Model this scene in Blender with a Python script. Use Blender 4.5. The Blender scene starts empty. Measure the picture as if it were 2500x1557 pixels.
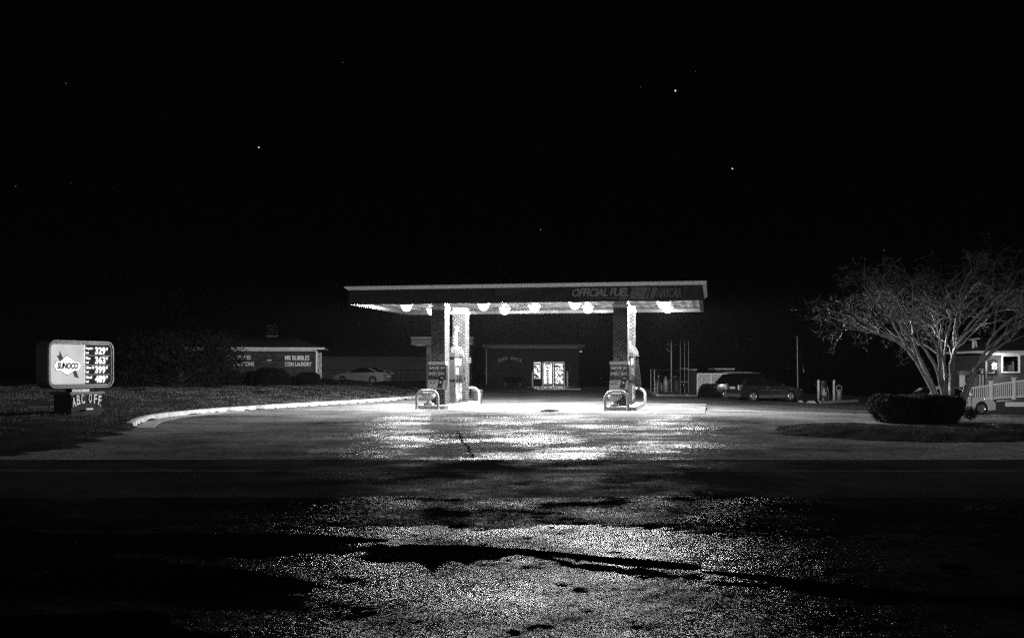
import bpy, bmesh, math, random
from mathutils import Vector, Matrix
import numpy as np
random.seed(7)
PI = math.pi
sc = bpy.context.scene
COL = sc.collection

# ------------------------------------------------------------------ camera
F = 2500.0            # focal length in pixels of the 2500 px wide photograph
CX, HY, HC = 1250.0, 900.0, 1.6     # principal column, horizon row, camera height
cam_d = bpy.data.cameras.new('camera')
cam = bpy.data.objects.new('camera', cam_d)
COL.objects.link(cam)
cam.location = (0, 0, HC)
cam.rotation_euler = (math.radians(90), 0, 0)
cam_d.sensor_width = 36.0
cam_d.lens = 36.0
cam_d.shift_y = (HY - 778.5) / 2500.0
cam_d.clip_start = 0.1
cam_d.clip_end = 5000
sc.camera = cam

# ------------------------------------------------------------------ world: black night sky with a few stars
world = bpy.data.worlds.new('World')
sc.world = world
world.use_nodes = True
wn, wl = world.node_tree.nodes, world.node_tree.links
wn.clear()
w_out = wn.new('ShaderNodeOutputWorld')
w_bg = wn.new('ShaderNodeBackground')
w_bg.inputs['Strength'].default_value = 1.0
w_tc = wn.new('ShaderNodeTexCoord')
w_nrm = wn.new('ShaderNodeVectorMath'); w_nrm.operation = 'NORMALIZE'
wl.new(w_tc.outputs['Generated'], w_nrm.inputs[0])
acc = None
STARS = [(1649, 222, .00066, 1.2), (632, 360, .00062, .9), (1788, 412, .00062, .9), (1320, 561, .0005, .20), (161, 204, .0005, .09),
         (38, 455, .0005, .09), (2158, 611, .0005, .08), (1564, 213, .0004, .08), (1698, 175, .0004, .10), (837, 153, .0004, .08)]
for sx, sy, rad, val in STARS:
    d = Vector(((sx - CX) / F, 1, (HY - sy) / F)).normalized()
    dist = wn.new('ShaderNodeVectorMath'); dist.operation = 'DISTANCE'
    dist.inputs[1].default_value = d
    wl.new(w_nrm.outputs[0], dist.inputs[0])
    lt = wn.new('ShaderNodeMath'); lt.operation = 'LESS_THAN'; lt.inputs[1].default_value = rad
    wl.new(dist.outputs['Value'], lt.inputs[0])
    mu = wn.new('ShaderNodeMath'); mu.operation = 'MULTIPLY'; mu.inputs[1].default_value = val
    wl.new(lt.outputs[0], mu.inputs[0])
    if acc is None:
        acc = mu
    else:
        ad = wn.new('ShaderNodeMath'); ad.operation = 'ADD'
        wl.new(acc.outputs[0], ad.inputs[0]); wl.new(mu.outputs[0], ad.inputs[1]); acc = ad
w_vo = wn.new('ShaderNodeTexVoronoi'); w_vo.inputs['Scale'].default_value = 70
wl.new(w_nrm.outputs[0], w_vo.inputs['Vector'])
w_lt = wn.new('ShaderNodeMath'); w_lt.operation = 'LESS_THAN'; w_lt.inputs[1].default_value = .010
wl.new(w_vo.outputs['Distance'], w_lt.inputs[0])
w_m2 = wn.new('ShaderNodeMath'); w_m2.operation = 'MULTIPLY'; w_m2.inputs[1].default_value = .012
wl.new(w_lt.outputs[0], w_m2.inputs[0])
w_a = wn.new('ShaderNodeMath'); w_a.operation = 'ADD'
wl.new(acc.outputs[0], w_a.inputs[0]); wl.new(w_m2.outputs[0], w_a.inputs[1])
w_b = wn.new('ShaderNodeMath'); w_b.operation = 'ADD'; w_b.inputs[1].default_value = .0007
wl.new(w_a.outputs[0], w_b.inputs[0])
wl.new(w_b.outputs[0], w_bg.inputs['Color'])
wl.new(w_bg.outputs[0], w_out.inputs['Surface'])

# ------------------------------------------------------------------ added fill: the only sun lamp, standing in for an unseen street light
sun_d = bpy.data.lights.new('front_fill', 'SUN')
sun_d.energy = 0.30
sun_d.angle = math.radians(6)
sun_d.color = (1, 1, 1)
sun = bpy.data.objects.new('front_fill', sun_d)
COL.objects.link(sun)
_az, _el = math.radians(-14), math.radians(13)      # comes from behind and a little left of the camera
_dir = Vector((math.sin(-_az) * math.cos(_el), math.cos(_az) * math.cos(_el), -math.sin(_el)))
sun.rotation_euler = _dir.to_track_quat('-Z', 'Y').to_euler()

# ------------------------------------------------------------------ output
sc.view_settings.view_transform = 'Standard'
sc.view_settings.look = 'None'
sc.view_settings.exposure = 0
sc.view_settings.gamma = 1
cy = sc.cycles
cy.use_denoising = False
cy.use_adaptive_sampling = False
cy.max_bounces = 5
cy.diffuse_bounces = 2
cy.glossy_bounces = 3
cy.transmission_bounces = 4
cy.transparent_max_bounces = 8
cy.caustics_reflective = False
cy.caustics_refractive = False
cy.sample_clamp_indirect = 1.0
cy.use_light_tree = True
LAMP_W = 2000.0      # power of each canopy lamp's bulb

# ------------------------------------------------------------------ helpers
def sstep(t):
    t = max(0.0, min(1.0, t))
    return t * t * (3 - 2 * t)

def gz(x, y):
    """height of the paved ground: level under the canopy, falling to the right and rising to the back left"""
    z = 0.0
    if y < 11.2:
        t = min(11.2 - y, 4.1) ; e_ = max(0.0, 11.2 - y - 4.1)
        z -= .060 * t * t / (t + .9) + .058 * .5 * (1 - math.exp(-e_ / .5))
    if x > 5:
        z -= .042 * (min(x, 40) - 5) * sstep((y - 34) / 14)
    if x < -6:
        z += .40 * sstep((-x - 6) / 5) * sstep((y - 68) / 10)
    return z

def P(px, py, D):
    return Vector(((px - CX) / F * D, D, HC - (py - HY) / F * D))

def G(px, py, off=0.0):
    """point of the ground under a spot of the photograph"""
    lo, hi = 3.0, 200.0
    D = lo
    while D < hi:
        p = P(px, py, D)
        if p.z <= gz(p.x, p.y) + off:
            break
        D += .05
    p = P(px, py, D)
    p.z = gz(p.x, p.y) + off
    return p

class MB:
    def __init__(s):
        s.v, s.f = [], []
    def add(s, verts, faces, M=None):
        b = len(s.v)
        s.v += [tuple(M @ Vector(v)) if M is not None else tuple(v) for v in verts]
        s.f += [tuple(b + i for i in f) for f in faces]
        return s
    def box(s, x0, x1, y0, y1, z0, z1, M=None):
        return s.add([(x0, y0, z0), (x1, y0, z0), (x1, y1, z0), (x0, y1, z0), (x0, y0, z1), (x1, y0, z1), (x1, y1, z1), (x0, y1, z1)],
                     [(0, 3, 2, 1), (4, 5, 6, 7), (0, 1, 5, 4), (1, 2, 6, 5), (2, 3, 7, 6), (3, 0, 4, 7)], M)
    def prism(s, poly, y0, y1, M=None):
        """polygon given in x,z (counter-clockwise seen from -Y), extruded from y0 to y1"""
        n = len(poly)
        return s.add([(x, y0, z) for x, z in poly] + [(x, y1, z) for x, z in poly],
                     [tuple(range(n)), tuple(range(2 * n - 1, n - 1, -1))] + [(i, i + n, (i + 1) % n + n, (i + 1) % n) for i in range(n)], M)
    def slab(s, poly, z0, z1, M=None):
        """polygon in x,y (counter-clockwise from above) extruded in z"""
        n = len(poly)
        return s.add([(x, y, z1) for x, y in poly] + [(x, y, z0) for x, y in poly],
                     [tuple(range(n)), tuple(range(2 * n - 1, n - 1, -1))] + [(i, i + n, (i + 1) % n + n, (i + 1) % n) for i in range(n)], M)
    def tube(s, pts, r, n=8, caps=True, M=None):
        pts = [Vector(p) for p in pts]
        rs = r if isinstance(r, (list, tuple)) else [r] * len(pts)
        vs, fs = [], []
        up = None
        for i, p in enumerate(pts):
            if i == 0: t = pts[1] - p
            elif i == len(pts) - 1: t = p - pts[i - 1]
            else: t = pts[i + 1] - pts[i - 1]
            if t.length < 1e-9: t = Vector((0, 0, 1))
            t.normalize()
            if up is None:
                up = t.orthogonal().normalized()
            up = (up - t * up.dot(t))
            if up.length < 1e-6: up = t.orthogonal()
            up.normalize()
            sd = t.cross(up)
            for k in range(n):
                a = 2 * PI * k / n
                vs.append(p + (up * math.cos(a) + sd * math.sin(a)) * rs[i])
        for i in range(len(pts) - 1):
            for k in range(n):
                a, b = i * n + k, i * n + (k + 1) % n
                fs.append((a, b, b + n, a + n))
        if caps:
            fs.append(tuple(range(n - 1, -1, -1)))
            fs.append(tuple((len(pts) - 1) * n + k for k in range(n)))
        return s.add(vs, fs, M)
    def lathe(s, prof, n=20, M=None, caps=True):
        """profile of (radius, z) turned round the local Z axis"""
        vs, fs = [], []
        for r, z in prof:
            for k in range(n):
                a = 2 * PI * k / n
                vs.append((r * math.cos(a), r * math.sin(a), z))
        for i in range(len(prof) - 1):
            for k in range(n):
                a, b = i * n + k, i * n + (k + 1) % n
                fs.append((a, b, b + n, a + n))
        if caps:
            fs.append(tuple(range(n - 1, -1, -1)))
            fs.append(tuple((len(prof) - 1) * n + k for k in range(n)))
        return s.add(vs, fs, M)
    def build(s, name, mat, parent=None, smooth=None, uv=True):
        me = bpy.data.meshes.new(name)
        me.from_pydata(s.v, [], s.f)
        me.validate()
        if uv and len(me.polygons):
            nl = len(me.loops)
            co = np.empty(len(me.vertices) * 3); me.vertices.foreach_get('co', co); co = co.reshape(-1, 3)
            li = np.empty(nl, dtype=np.int32); me.loops.foreach_get('vertex_index', li)
            nr = np.empty(len(me.polygons) * 3); me.polygons.foreach_get('normal', nr); nr = np.abs(nr.reshape(-1, 3))
            tot = np.empty(len(me.polygons), dtype=np.int32); me.polygons.foreach_get('loop_total', tot)
            ln = np.repeat(nr, tot, axis=0)
            c = co[li]
            U = np.where(ln[:, 2] > .75, c[:, 0], np.where(ln[:, 0] > ln[:, 1], c[:, 1], c[:, 0]))
            V = np.where(ln[:, 2] > .75, c[:, 1], c[:, 2])
            lay = me.uv_layers.new(name='UVMap')
            lay.data.foreach_set('uv', np.stack([U, V], 1).ravel().astype(np.float32))
        if smooth is not None:
            me.shade_smooth()
            me.set_sharp_from_angle(angle=math.radians(smooth))
        me.materials.append(mat)
        o = bpy.data.objects.new(name, me)
        COL.objects.link(o)
        if parent is not None:
            o.parent = parent
        return o

def tag(o, label=None, cat=None, group=None, kind=None):
    if label: o['label'] = label
    if cat: o['category'] = cat
    if group: o['group'] = group
    if kind: o['kind'] = kind
    return o

def thing(name, label, cat, loc=(0, 0, 0), rz=0.0, group=None):
    o = bpy.data.objects.new(name, None)
    o.empty_display_size = .2
    COL.objects.link(o)
    o.location = loc
    o.rotation_euler = (0, 0, rz)
    return tag(o, label, cat, group)

def copy_tree(o, loc, rz=None, label=None, group=None):
    r = o.copy(); COL.objects.link(r); r.location = loc
    if rz is not None: r.rotation_euler = (0, 0, rz)
    if label: r['label'] = label
    if group: r['group'] = group
    for ch in [c for c in o.children]:
        c = ch.copy(); COL.objects.link(c); c.parent = r
        for g in [g for g in ch.children]:
            d = g.copy(); COL.objects.link(d); d.parent = c
    return r

_txt = {}
def text_geo(s, offset=0.0, shear=0.0, spacing=1.0, res=3):
    key = (s, offset, shear, spacing)
    if key not in _txt:
        cu = bpy.data.curves.new('t', 'FONT')
        cu.body = s; cu.size = 1; cu.offset = offset; cu.shear = shear; cu.space_character = spacing
        cu.extrude = .5; cu.resolution_u = res
        o = bpy.data.objects.new('t', cu)
        COL.objects.link(o)
        dg = bpy.context.evaluated_depsgraph_get()
        me = o.evaluated_get(dg).to_mesh()
        vs = [tuple(v.co) for v in me.vertices]
        fs = [tuple(p.vertices) for p in me.polygons]
        o.evaluated_get(dg).to_mesh_clear()
        bpy.data.objects.remove(o); bpy.data.curves.remove(cu)
        _txt[key] = (vs, fs)
    return _txt[key]

def add_text(mb, s, x, z, w, h, y=0.0, depth=.012, offset=0.0, shear=0.0, spacing=1.0, rot=0.0, ref=None):
    """writing in the x,z plane facing -Y, fitted to width w and height h with its lower left corner at x,z"""
    vs, fs = text_geo(s, offset, shear, spacing)
    if not vs: return
    rv = text_geo(ref, offset, shear, spacing)[0] if ref else vs
    x0, x1 = min(v[0] for v in vs), max(v[0] for v in vs)
    y0, y1 = min(v[1] for v in rv), max(v[1] for v in rv)
    kx, kz = w / (x1 - x0), h / (y1 - y0)
    c, sn = math.cos(rot), math.sin(rot)
    out = []
    for v in vs:
        a, b = (v[0] - x0) * kx, (v[1] - y0) * kz
        if rot:
            a -= w / 2
            a, b = a * c - b * sn, a * sn + b * c
            a += w / 2
        out.append((x + a, y - (v[2] + .5) * depth, z + b))
    mb.add(out, fs)

# ------------------------------------------------------------------ materials
def mat_new(name):
    m = bpy.data.materials.new(name)
    m.use_nodes = True
    nt = m.node_tree
    nt.nodes.clear()
    out = nt.nodes.new('ShaderNodeOutputMaterial')
    return m, nt, out

def N(nt, t, **kw):
    n = nt.nodes.new(t)
    for k, v in kw.items():
        if k.startswith('i_'):
            n.inputs[k[2:].replace('_', ' ')].default_value = v
        else:
            setattr(n, k, v)
    return n

def g4(v): return (v, v, v, 1)

def noise(nt, vec, scale, detail=4, rough=.55):
    n = N(nt, 'ShaderNodeTexNoise')
    n.inputs['Scale'].default_value = scale; n.inputs['Detail'].default_value = detail; n.inputs['Roughness'].default_value = rough
    nt.links.new(vec, n.inputs['Vector'])
    return n.outputs['Fac']

def mrange(nt, src, a, b, c, d, clamp=True):
    n = N(nt, 'ShaderNodeMapRange', clamp=clamp)
    nt.links.new(src, n.inputs['Value'])
    for i, v in zip(('From Min', 'From Max', 'To Min', 'To Max'), (a, b, c, d)):
        n.inputs[i].default_value = v
    return n.outputs[0]

def mth(nt, op, a, b=None):
    n = N(nt, 'ShaderNodeMath', operation=op)
    for i, v in enumerate((a, b)):
        if v is None: continue
        if isinstance(v, (int, float)): n.inputs[i].default_value = v
        else: nt.links.new(v, n.inputs[i])
    return n.outputs[0]

def plain(name, col, rough=.6, metal=0.0, var=.25, scale=6.0, bump=.0, spec=.5, coat=0.0):
    """a painted or cast surface with slight mottling"""
    m, nt, out = mat_new(name)
    b = N(nt, 'ShaderNodeBsdfPrincipled')
    tc = N(nt, 'ShaderNodeTexCoord').outputs['Object']
    f = noise(nt, tc, scale, 5)
    c = mrange(nt, f, .3, .7, col * (1 - var), min(1, col * (1 + var)))
    nt.links.new(c, b.inputs['Base Color'])
    f2 = noise(nt, tc, scale * 3, 3)
    nt.links.new(mrange(nt, f2, .3, .7, max(.02, rough * .8), min(1, rough * 1.2)), b.inputs['Roughness'])
    b.inputs['Metallic'].default_value = metal
    b.inputs['Specular IOR Level'].default_value = spec
    b.inputs['Coat Weight'].default_value = coat
    b.inputs['Coat Roughness'].default_value = .08
    if bump:
        bp = N(nt, 'ShaderNodeBump'); bp.inputs['Strength'].default_value = bump; bp.inputs['Distance'].default_value = .02
        nt.links.new(noise(nt, tc, scale * 8, 4), bp.inputs['Height'])
        nt.links.new(bp.outputs[0], b.inputs['Normal'])
    nt.links.new(b.outputs[0], out.inputs['Surface'])
    return m

def emit(name, val, var=0.0, scale=3.0, sampled=True):
    m, nt, out = mat_new(name)
    if not sampled: m.cycles.emission_sampling = 'NONE'
    e = N(nt, 'ShaderNodeEmission')
    e.inputs['Strength'].default_value = val
    if var:
        tc = N(nt, 'ShaderNodeTexCoord').outputs['Object']
        nt.links.new(mrange(nt, noise(nt, tc, scale, 3), .3, .7, 1 - var, 1), e.inputs['Color'])
    else:
        e.inputs['Color'].default_value = g4(1)
    nt.links.new(e.outputs[0], out.inputs['Surface'])
    return m

def brick(name, c_brick, c_mortar, bw=.2, bh=.068, mort=.012, rough=.7, off=.5):
    m, nt, out = mat_new(name)
    b = N(nt, 'ShaderNodeBsdfPrincipled')
    uv = N(nt, 'ShaderNodeTexCoord').outputs['UV']
    t = N(nt, 'ShaderNodeTexBrick')
    t.offset = off
    t.inputs['Scale'].default_value = 1
    t.inputs['Brick Width'].default_value = bw; t.inputs['Row Height'].default_value = bh
    t.inputs['Mortar Size'].default_value = mort; t.inputs['Mortar Smooth'].default_value = .15
    t.inputs['Color1'].default_value = g4(c_brick * .7); t.inputs['Color2'].default_value = g4(c_brick * 1.5)
    t.inputs['Mortar'].default_value = g4(c_mortar)
    nt.links.new(uv, t.inputs['Vector'])
    obj = N(nt, 'ShaderNodeTexCoord').outputs['Object']
    mx = N(nt, 'ShaderNodeMix', data_type='RGBA', blend_type='MULTIPLY')
    mx.inputs[0].default_value = .8
    nt.links.new(t.outputs['Color'], mx.inputs[6])
    nt.links.new(mrange(nt, noise(nt, obj, 3, 5), .3, .65, .35, 1.1), mx.inputs[7])
    nt.links.new(mx.outputs[2], b.inputs['Base Color'])
    b.inputs['Roughness'].default_value = rough
    b.inputs['Specular IOR Level'].default_value = .15
    bp = N(nt, 'ShaderNodeBump'); bp.inputs['Strength'].default_value = .6; bp.inputs['Distance'].default_value = .01
    bp.invert = True
    nt.links.new(t.outputs['Fac'], bp.inputs['Height'])
    nt.links.new(bp.outputs[0], b.inputs['Normal'])
    nt.links.new(b.outputs[0], out.inputs['Surface'])
    return m

def glassy(name, tint=.9, refl=.12):
    m, nt, out = mat_new(name)
    t = N(nt, 'ShaderNodeBsdfTransparent'); t.inputs['Color'].default_value = g4(tint)
    g = N(nt, 'ShaderNodeBsdfGlossy'); g.inputs['Roughness'].default_value = .03; g.inputs['Color'].default_value = g4(.8)
    mx = N(nt, 'ShaderNodeMixShader')
    mx.inputs[0].default_value = refl
    nt.links.new(t.outputs[0], mx.inputs[1]); nt.links.new(g.outputs[0], mx.inputs[2])
    nt.links.new(mx.outputs[0], out.inputs['Surface'])
    return m

def ground_mat(name, c0, c1, facet_scale=40., facet=.18, r0=.3, r1=.7, spec=.5, patch=.25, grain=12., dark_thr=None, coarse=None, ripple=0.0, wet=(.0, .6), wthr=(.44, .60), fx=1.0):
    """paving or stones: mottled colour, wet and dry patches that change the gloss, and small stone facets tilting the normal"""
    m, nt, out = mat_new(name)
    b = N(nt, 'ShaderNodeBsdfPrincipled')
    geo = N(nt, 'ShaderNodeNewGeometry')
    pos = geo.outputs['Position']
    big = noise(nt, pos, patch, 5, .6)
    med = noise(nt, pos, patch * 5, 5, .6)
    fine = noise(nt, pos, grain, 5, .7)
    s = mth(nt, 'ADD', mth(nt, 'MULTIPLY', big, .5), mth(nt, 'ADD', mth(nt, 'MULTIPLY', med, .25), mth(nt, 'MULTIPLY', fine, .25)))
    nt.links.new(mrange(nt, s, .38, .62, c0, c1), b.inputs['Base Color'])
    wm = mth(nt, 'ADD', mth(nt, 'MULTIPLY', big, .6), mth(nt, 'MULTIPLY', med, .4))
    nt.links.new(mrange(nt, wm, .42, .58, r0, r1), b.inputs['Roughness'])
    sp = mrange(nt, wm, .42, .60, spec, spec * .25)
    nt.links.new(sp, b.inputs['Specular IOR Level'])
    vo = N(nt, 'ShaderNodeTexVoronoi'); vo.inputs['Scale'].default_value = facet_scale
    nt.links.new(pos, vo.inputs['Vector'])
    sub = N(nt, 'ShaderNodeVectorMath', operation='SUBTRACT'); sub.inputs[1].default_value = (.5, .5, .5)
    nt.links.new(vo.outputs['Color'], sub.inputs[0])
    sca = N(nt, 'ShaderNodeVectorMath', operation='SCALE'); sca.inputs['Scale'].default_value = facet * 2
    nt.links.new(sub.outputs[0], sca.inputs[0])
    sc2 = N(nt, 'ShaderNodeVectorMath', operation='MULTIPLY'); sc2.inputs[1].default_value = (fx, 1, 1)
    nt.links.new(sca.outputs[0], sc2.inputs[0])
    add = N(nt, 'ShaderNodeVectorMath', operation='ADD')
    nt.links.new(geo.outputs['Normal'], add.inputs[0]); nt.links.new(sc2.outputs[0], add.inputs[1])
    nrm = N(nt, 'ShaderNodeVectorMath', operation='NORMALIZE')
    nt.links.new(add.outputs[0], nrm.inputs[0])
    bp = N(nt, 'ShaderNodeBump'); bp.inputs['Strength'].default_value = .5; bp.inputs['Distance'].default_value = .01
    nt.links.new(fine, bp.inputs['Height']); nt.links.new(nrm.outputs[0], bp.inputs['Normal'])
    last = bp
    if ripple:
        b2 = N(nt, 'ShaderNodeBump'); b2.inputs['Strength'].default_value = 1; b2.inputs['Distance'].default_value = ripple
        nt.links.new(noise(nt, pos, .45, 3, .5), b2.inputs['Height']); nt.links.new(bp.outputs[0], b2.inputs['Normal'])
        last = b2
    nt.links.new(last.outputs[0], b.inputs['Normal'])
    df = N(nt, 'ShaderNodeBsdfDiffuse')
    nt.links.new(b.inputs['Base Color'].links[0].from_socket, df.inputs['Color'])
    nt.links.new(bp.outputs[0], df.inputs['Normal'])
    mx = N(nt, 'ShaderNodeMixShader')
    w2 = mth(nt, 'ADD', mth(nt, 'MULTIPLY', noise(nt, pos, patch * 1.7, 5, .62), .75), mth(nt, 'MULTIPLY', fine, .25))
    nt.links.new(mrange(nt, w2, wthr[0], wthr[1], wet[0], wet[1]), mx.inputs[0])
    nt.links.new(df.outputs[0], mx.inputs[1]); nt.links.new(b.outputs[0], mx.inputs[2])
    nt.links.new(mx.outputs[0], out.inputs['Surface'])
    return m

M = {}
M['white_paint'] = plain('white_paint', .72, .45, var=.1)
M['old_white'] = plain('old_white', .5, .6, var=.3, scale=2)
M['trim'] = plain('eave_trim', .6, .6, var=.12)
M['sign_rim'] = plain('sign_rim', .16, .5, var=.3, scale=3)
M['grey_trim'] = plain('grey_trim', .12, .6, var=.15)
M['canopy_cap'] = plain('canopy_cap', .75, .5, var=.06)
M['fascia'] = plain('fascia_dark', .010, .45, var=.2, scale=1, spec=.2)
M['fascia_light'] = plain('fascia_swoosh', .026, .45, var=.1, spec=.2)
M['fascia_text'] = plain('fascia_text', .20, .5, var=.15, scale=2)
M['fascia_logo'] = plain('fascia_logo', .09, .5, var=.2, scale=2)
M['column_brick'] = brick('column_brick', .014, .17, .205, .077, .011)
M['wall_brick'] = brick('wall_brick', .05, .28, .2, .075, .01)
M['sign_brick'] = brick('sign_brick', .012, .05, .2, .075, .01)
M['shop_brick'] = brick('shop_brick', .012, .03, .25, .085, .012)
M['laundry_wall'] = brick('laundry_wall', .05, .015, 3.0, .11, .012, off=.3)
M['siding'] = plain('clapboard', .06, .6, var=.15, scale=2)
M['concrete'] = plain('concrete', .42, .8, var=.3, scale=2.5, bump=.3)
M['kerb'] = plain('kerb_concrete', .48, .85, var=.5, scale=2.2, bump=.6)
M['hood_cloth'] = plain('hood_cloth', .10, .8, var=.5, spec=.1)
M['steel'] = plain('steel', .3, .5, metal=.4, var=.2)
M['galv'] = plain('galvanised', .45, .45, metal=.3, var=.2)
M['hoop'] = plain('hoop_paint', .38, .28, var=.2, spec=.6)
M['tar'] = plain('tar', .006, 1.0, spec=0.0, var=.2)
M['black'] = plain('black_rubber', .015, .55, var=.3)
M['black_gloss'] = plain('black_gloss', .02, .2, var=.2)
M['dark'] = plain('dark_paint', .04, .5, var=.3)
M['roof'] = plain('roof_shingles', .009, .9, var=.4, scale=5, bump=.5)
M['stone'] = plain('urn_stone', .5, .7, var=.45, scale=9, bump=.3)
M['poster_dark'] = plain('poster_dark', .02, .3, var=.3)
M['poster_white'] = plain('poster_white', .7, .4, var=.12)
M['ink_white'] = plain('ink_white', .95, .5, var=.05)
M['ink_black'] = plain('ink_black', .015, .5, var=.05)
M['letter_dim'] = plain('letter_dim', .3, .5, var=.1)
M['letter_white'] = plain('letter_white', .92, .5, var=.05)
M['bark'] = plain('smooth_bark', .28, .34, var=.5, scale=4, bump=.25, spec=.7)
M['twig'] = plain('twig', .20, .6, var=.3)
M['seed'] = plain('seed_heads', .06, .8, var=.4)
M['leaf_dark'] = plain('evergreen_leaf', .016, .8, var=.5, scale=2, spec=.05)
M['leaf_hedge'] = plain('hedge_leaf', .024, .7, var=.5, scale=5, spec=.15)
M['wood_dark'] = plain('dark_trunk', .05, .9, var=.3)
M['grass'] = plain('grass_blades', .11, .8, var=.9, scale=1.6, spec=.1)
M['lawn'] = ground_mat('lawn_soil', .015, .06, 60, .25, .7, .95, .2, .5, 6, wet=(0, .05))
M['soffit'] = None
M['glass'] = glassy('window_glass')
# clear lamp cover: lets the bulb's light through and glows itself
m, nt, out = mat_new('lamp_glass'); M['lamp_glass'] = m
m.cycles.emission_sampling = 'NONE'
_t = N(nt, 'ShaderNodeBsdfTransparent'); _e = N(nt, 'ShaderNodeEmission'); _e.inputs['Strength'].default_value = 2.5
_a = N(nt, 'ShaderNodeAddShader')
nt.links.new(_t.outputs[0], _a.inputs[0]); nt.links.new(_e.outputs[0], _a.inputs[1]); nt.links.new(_a.outputs[0], out.inputs['Surface'])
M['puddle'] = None
M['chrome'] = plain('chrome', .6, .12, metal=1, var=.1)
M['rim'] = plain('alloy_rim', .6, .25, metal=.7, var=.1)
M['tyre'] = plain('tyre', .012, .7, var=.2)
M['car_glass'] = plain('car_glass', .006, .06, var=.1, spec=.5)
M['lens'] = plain('lamp_lens', .08, .35, var=.2)
M['red_lens'] = plain('tail_lens', .16, .12, var=.2, coat=1)
M['plate'] = plain('number_plate', .6, .4, var=.1)

def car_paint(name, col, rough=.3, coat=1.0):
    return plain(name, col, rough, metal=.25, var=.05, scale=20, coat=coat)

# ribbed glossy metal ceiling of the canopy: narrow panels running front to back
m, nt, out = mat_new('canopy_ceiling'); M['soffit'] = m
b = N(nt, 'ShaderNodeBsdfPrincipled')
tc = N(nt, 'ShaderNodeTexCoord').outputs['Object']
sx = N(nt, 'ShaderNodeSeparateXYZ'); nt.links.new(tc, sx.inputs[0])
fr = mth(nt, 'FRACT', mth(nt, 'MULTIPLY', sx.outputs[0], 1 / .41))
seam = mth(nt, 'LESS_THAN', fr, .05)
b.inputs['Metallic'].default_value = .0
nt.links.new(mrange(nt, noise(nt, tc, 1.2, 5), .3, .7, .30, .62), b.inputs['Roughness'])
cmap = mrange(nt, noise(nt, tc, 2.5, 4), .3, .7, .05, .16)
mul = mth(nt, 'MULTIPLY', cmap, mth(nt, 'SUBTRACT', 1, mth(nt, 'MULTIPLY', seam, .6)))
nt.links.new(mul, b.inputs['Base Color'])
bp = N(nt, 'ShaderNodeBump'); bp.inputs['Strength'].default_value = 1; bp.inputs['Distance'].default_value = .012
wv = mth(nt, 'SINE', mth(nt, 'MULTIPLY', sx.outputs[0], 2 * PI / .41))
nt.links.new(mth(nt, 'ADD', mth(nt, 'MULTIPLY', wv, .35), mth(nt, 'MULTIPLY', noise(nt, tc, 3, 3), .8)), bp.inputs['Height'])
nt.links.new(bp.outputs[0], b.inputs['Normal'])
_d = N(nt, 'ShaderNodeBsdfDiffuse'); nt.links.new(mul, _d.inputs['Color']); nt.links.new(bp.outputs[0], _d.inputs['Normal'])
_m = N(nt, 'ShaderNodeMixShader'); _m.inputs[0].default_value = .14
nt.links.new(_d.outputs[0], _m.inputs[1]); nt.links.new(b.outputs[0], _m.inputs[2])
nt.links.new(_m.outputs[0], out.inputs['Surface'])

# still black water
m, nt, out = mat_new('still_water'); M['puddle'] = m
b = N(nt, 'ShaderNodeBsdfPrincipled')
b.inputs['Base Color'].default_value = g4(.002); b.inputs['Roughness'].default_value = .02; b.inputs['IOR'].default_value = 1.33
nt.links.new(b.outputs[0], out.inputs['Surface'])

M['lot'] = ground_mat('lot_asphalt', .045, .34, 24., .09, .25, .5, .5, .24, 9., ripple=.22, wet=(.02, .34), wthr=(.47, .60), fx=3.)
M['pad'] = ground_mat('pad_concrete', .05, .34, 30., .03, .35, .8, .4, .30, 5., wet=(.0, .5))
M['road'] = ground_mat('road_asphalt', .020, .055, 60., .14, .4, .7, .3, .3, 14., wet=(.0, .09), fx=2.)
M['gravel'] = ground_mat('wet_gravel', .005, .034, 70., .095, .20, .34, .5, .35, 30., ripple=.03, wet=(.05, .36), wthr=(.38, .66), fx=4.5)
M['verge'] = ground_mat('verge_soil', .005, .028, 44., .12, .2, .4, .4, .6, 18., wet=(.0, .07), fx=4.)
M['bed'] = ground_mat('bed_gravel', .015, .07, 30., .16, .3, .6, .45, .4, 9., wet=(.0, .35))
M['base_ground'] = ground_mat('dark_soil', .015, .03, 30., .1, .8, .95, .1, .1, 4., wet=(0, 0))

def struct(o, label=None):
    o['kind'] = 'structure'
    if label: o['label'] = label
    return o

# ================================================================== THE GROUND
def grid(xs, ys, fz):
    mb = MB()
    nx = len(xs)
    mb.v = [(x, y, fz(x, y)) for y in ys for x in xs]
    mb.f = [(j * nx + i, j * nx + i + 1, (j + 1) * nx + i + 1, (j + 1) * nx + i) for j in range(len(ys) - 1) for i in range(nx - 1)]
    return mb
def lin(a, b, n): return [a + (b - a) * i / n for i in range(n + 1)]

xs = [-2500, -900, -300, -120] + lin(-70, 90, 80) + [130, 300, 900, 2500]
ys = [-300, -60, -20, 0] + lin(6, 140, 67) + [200, 500, 1500, 3500]
struct(grid(xs, ys, lambda x, y: gz(x, y) - .06).build('ground', M['base_ground'], uv=False, smooth=60), 'dark bare soil all round the filling station')
struct(grid(lin(-45, 60, 105), lin(18.05, 112, 94), gz).build('parking_lot', M['lot'], uv=False, smooth=60), 'worn wet asphalt lot with aggregate showing')

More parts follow.
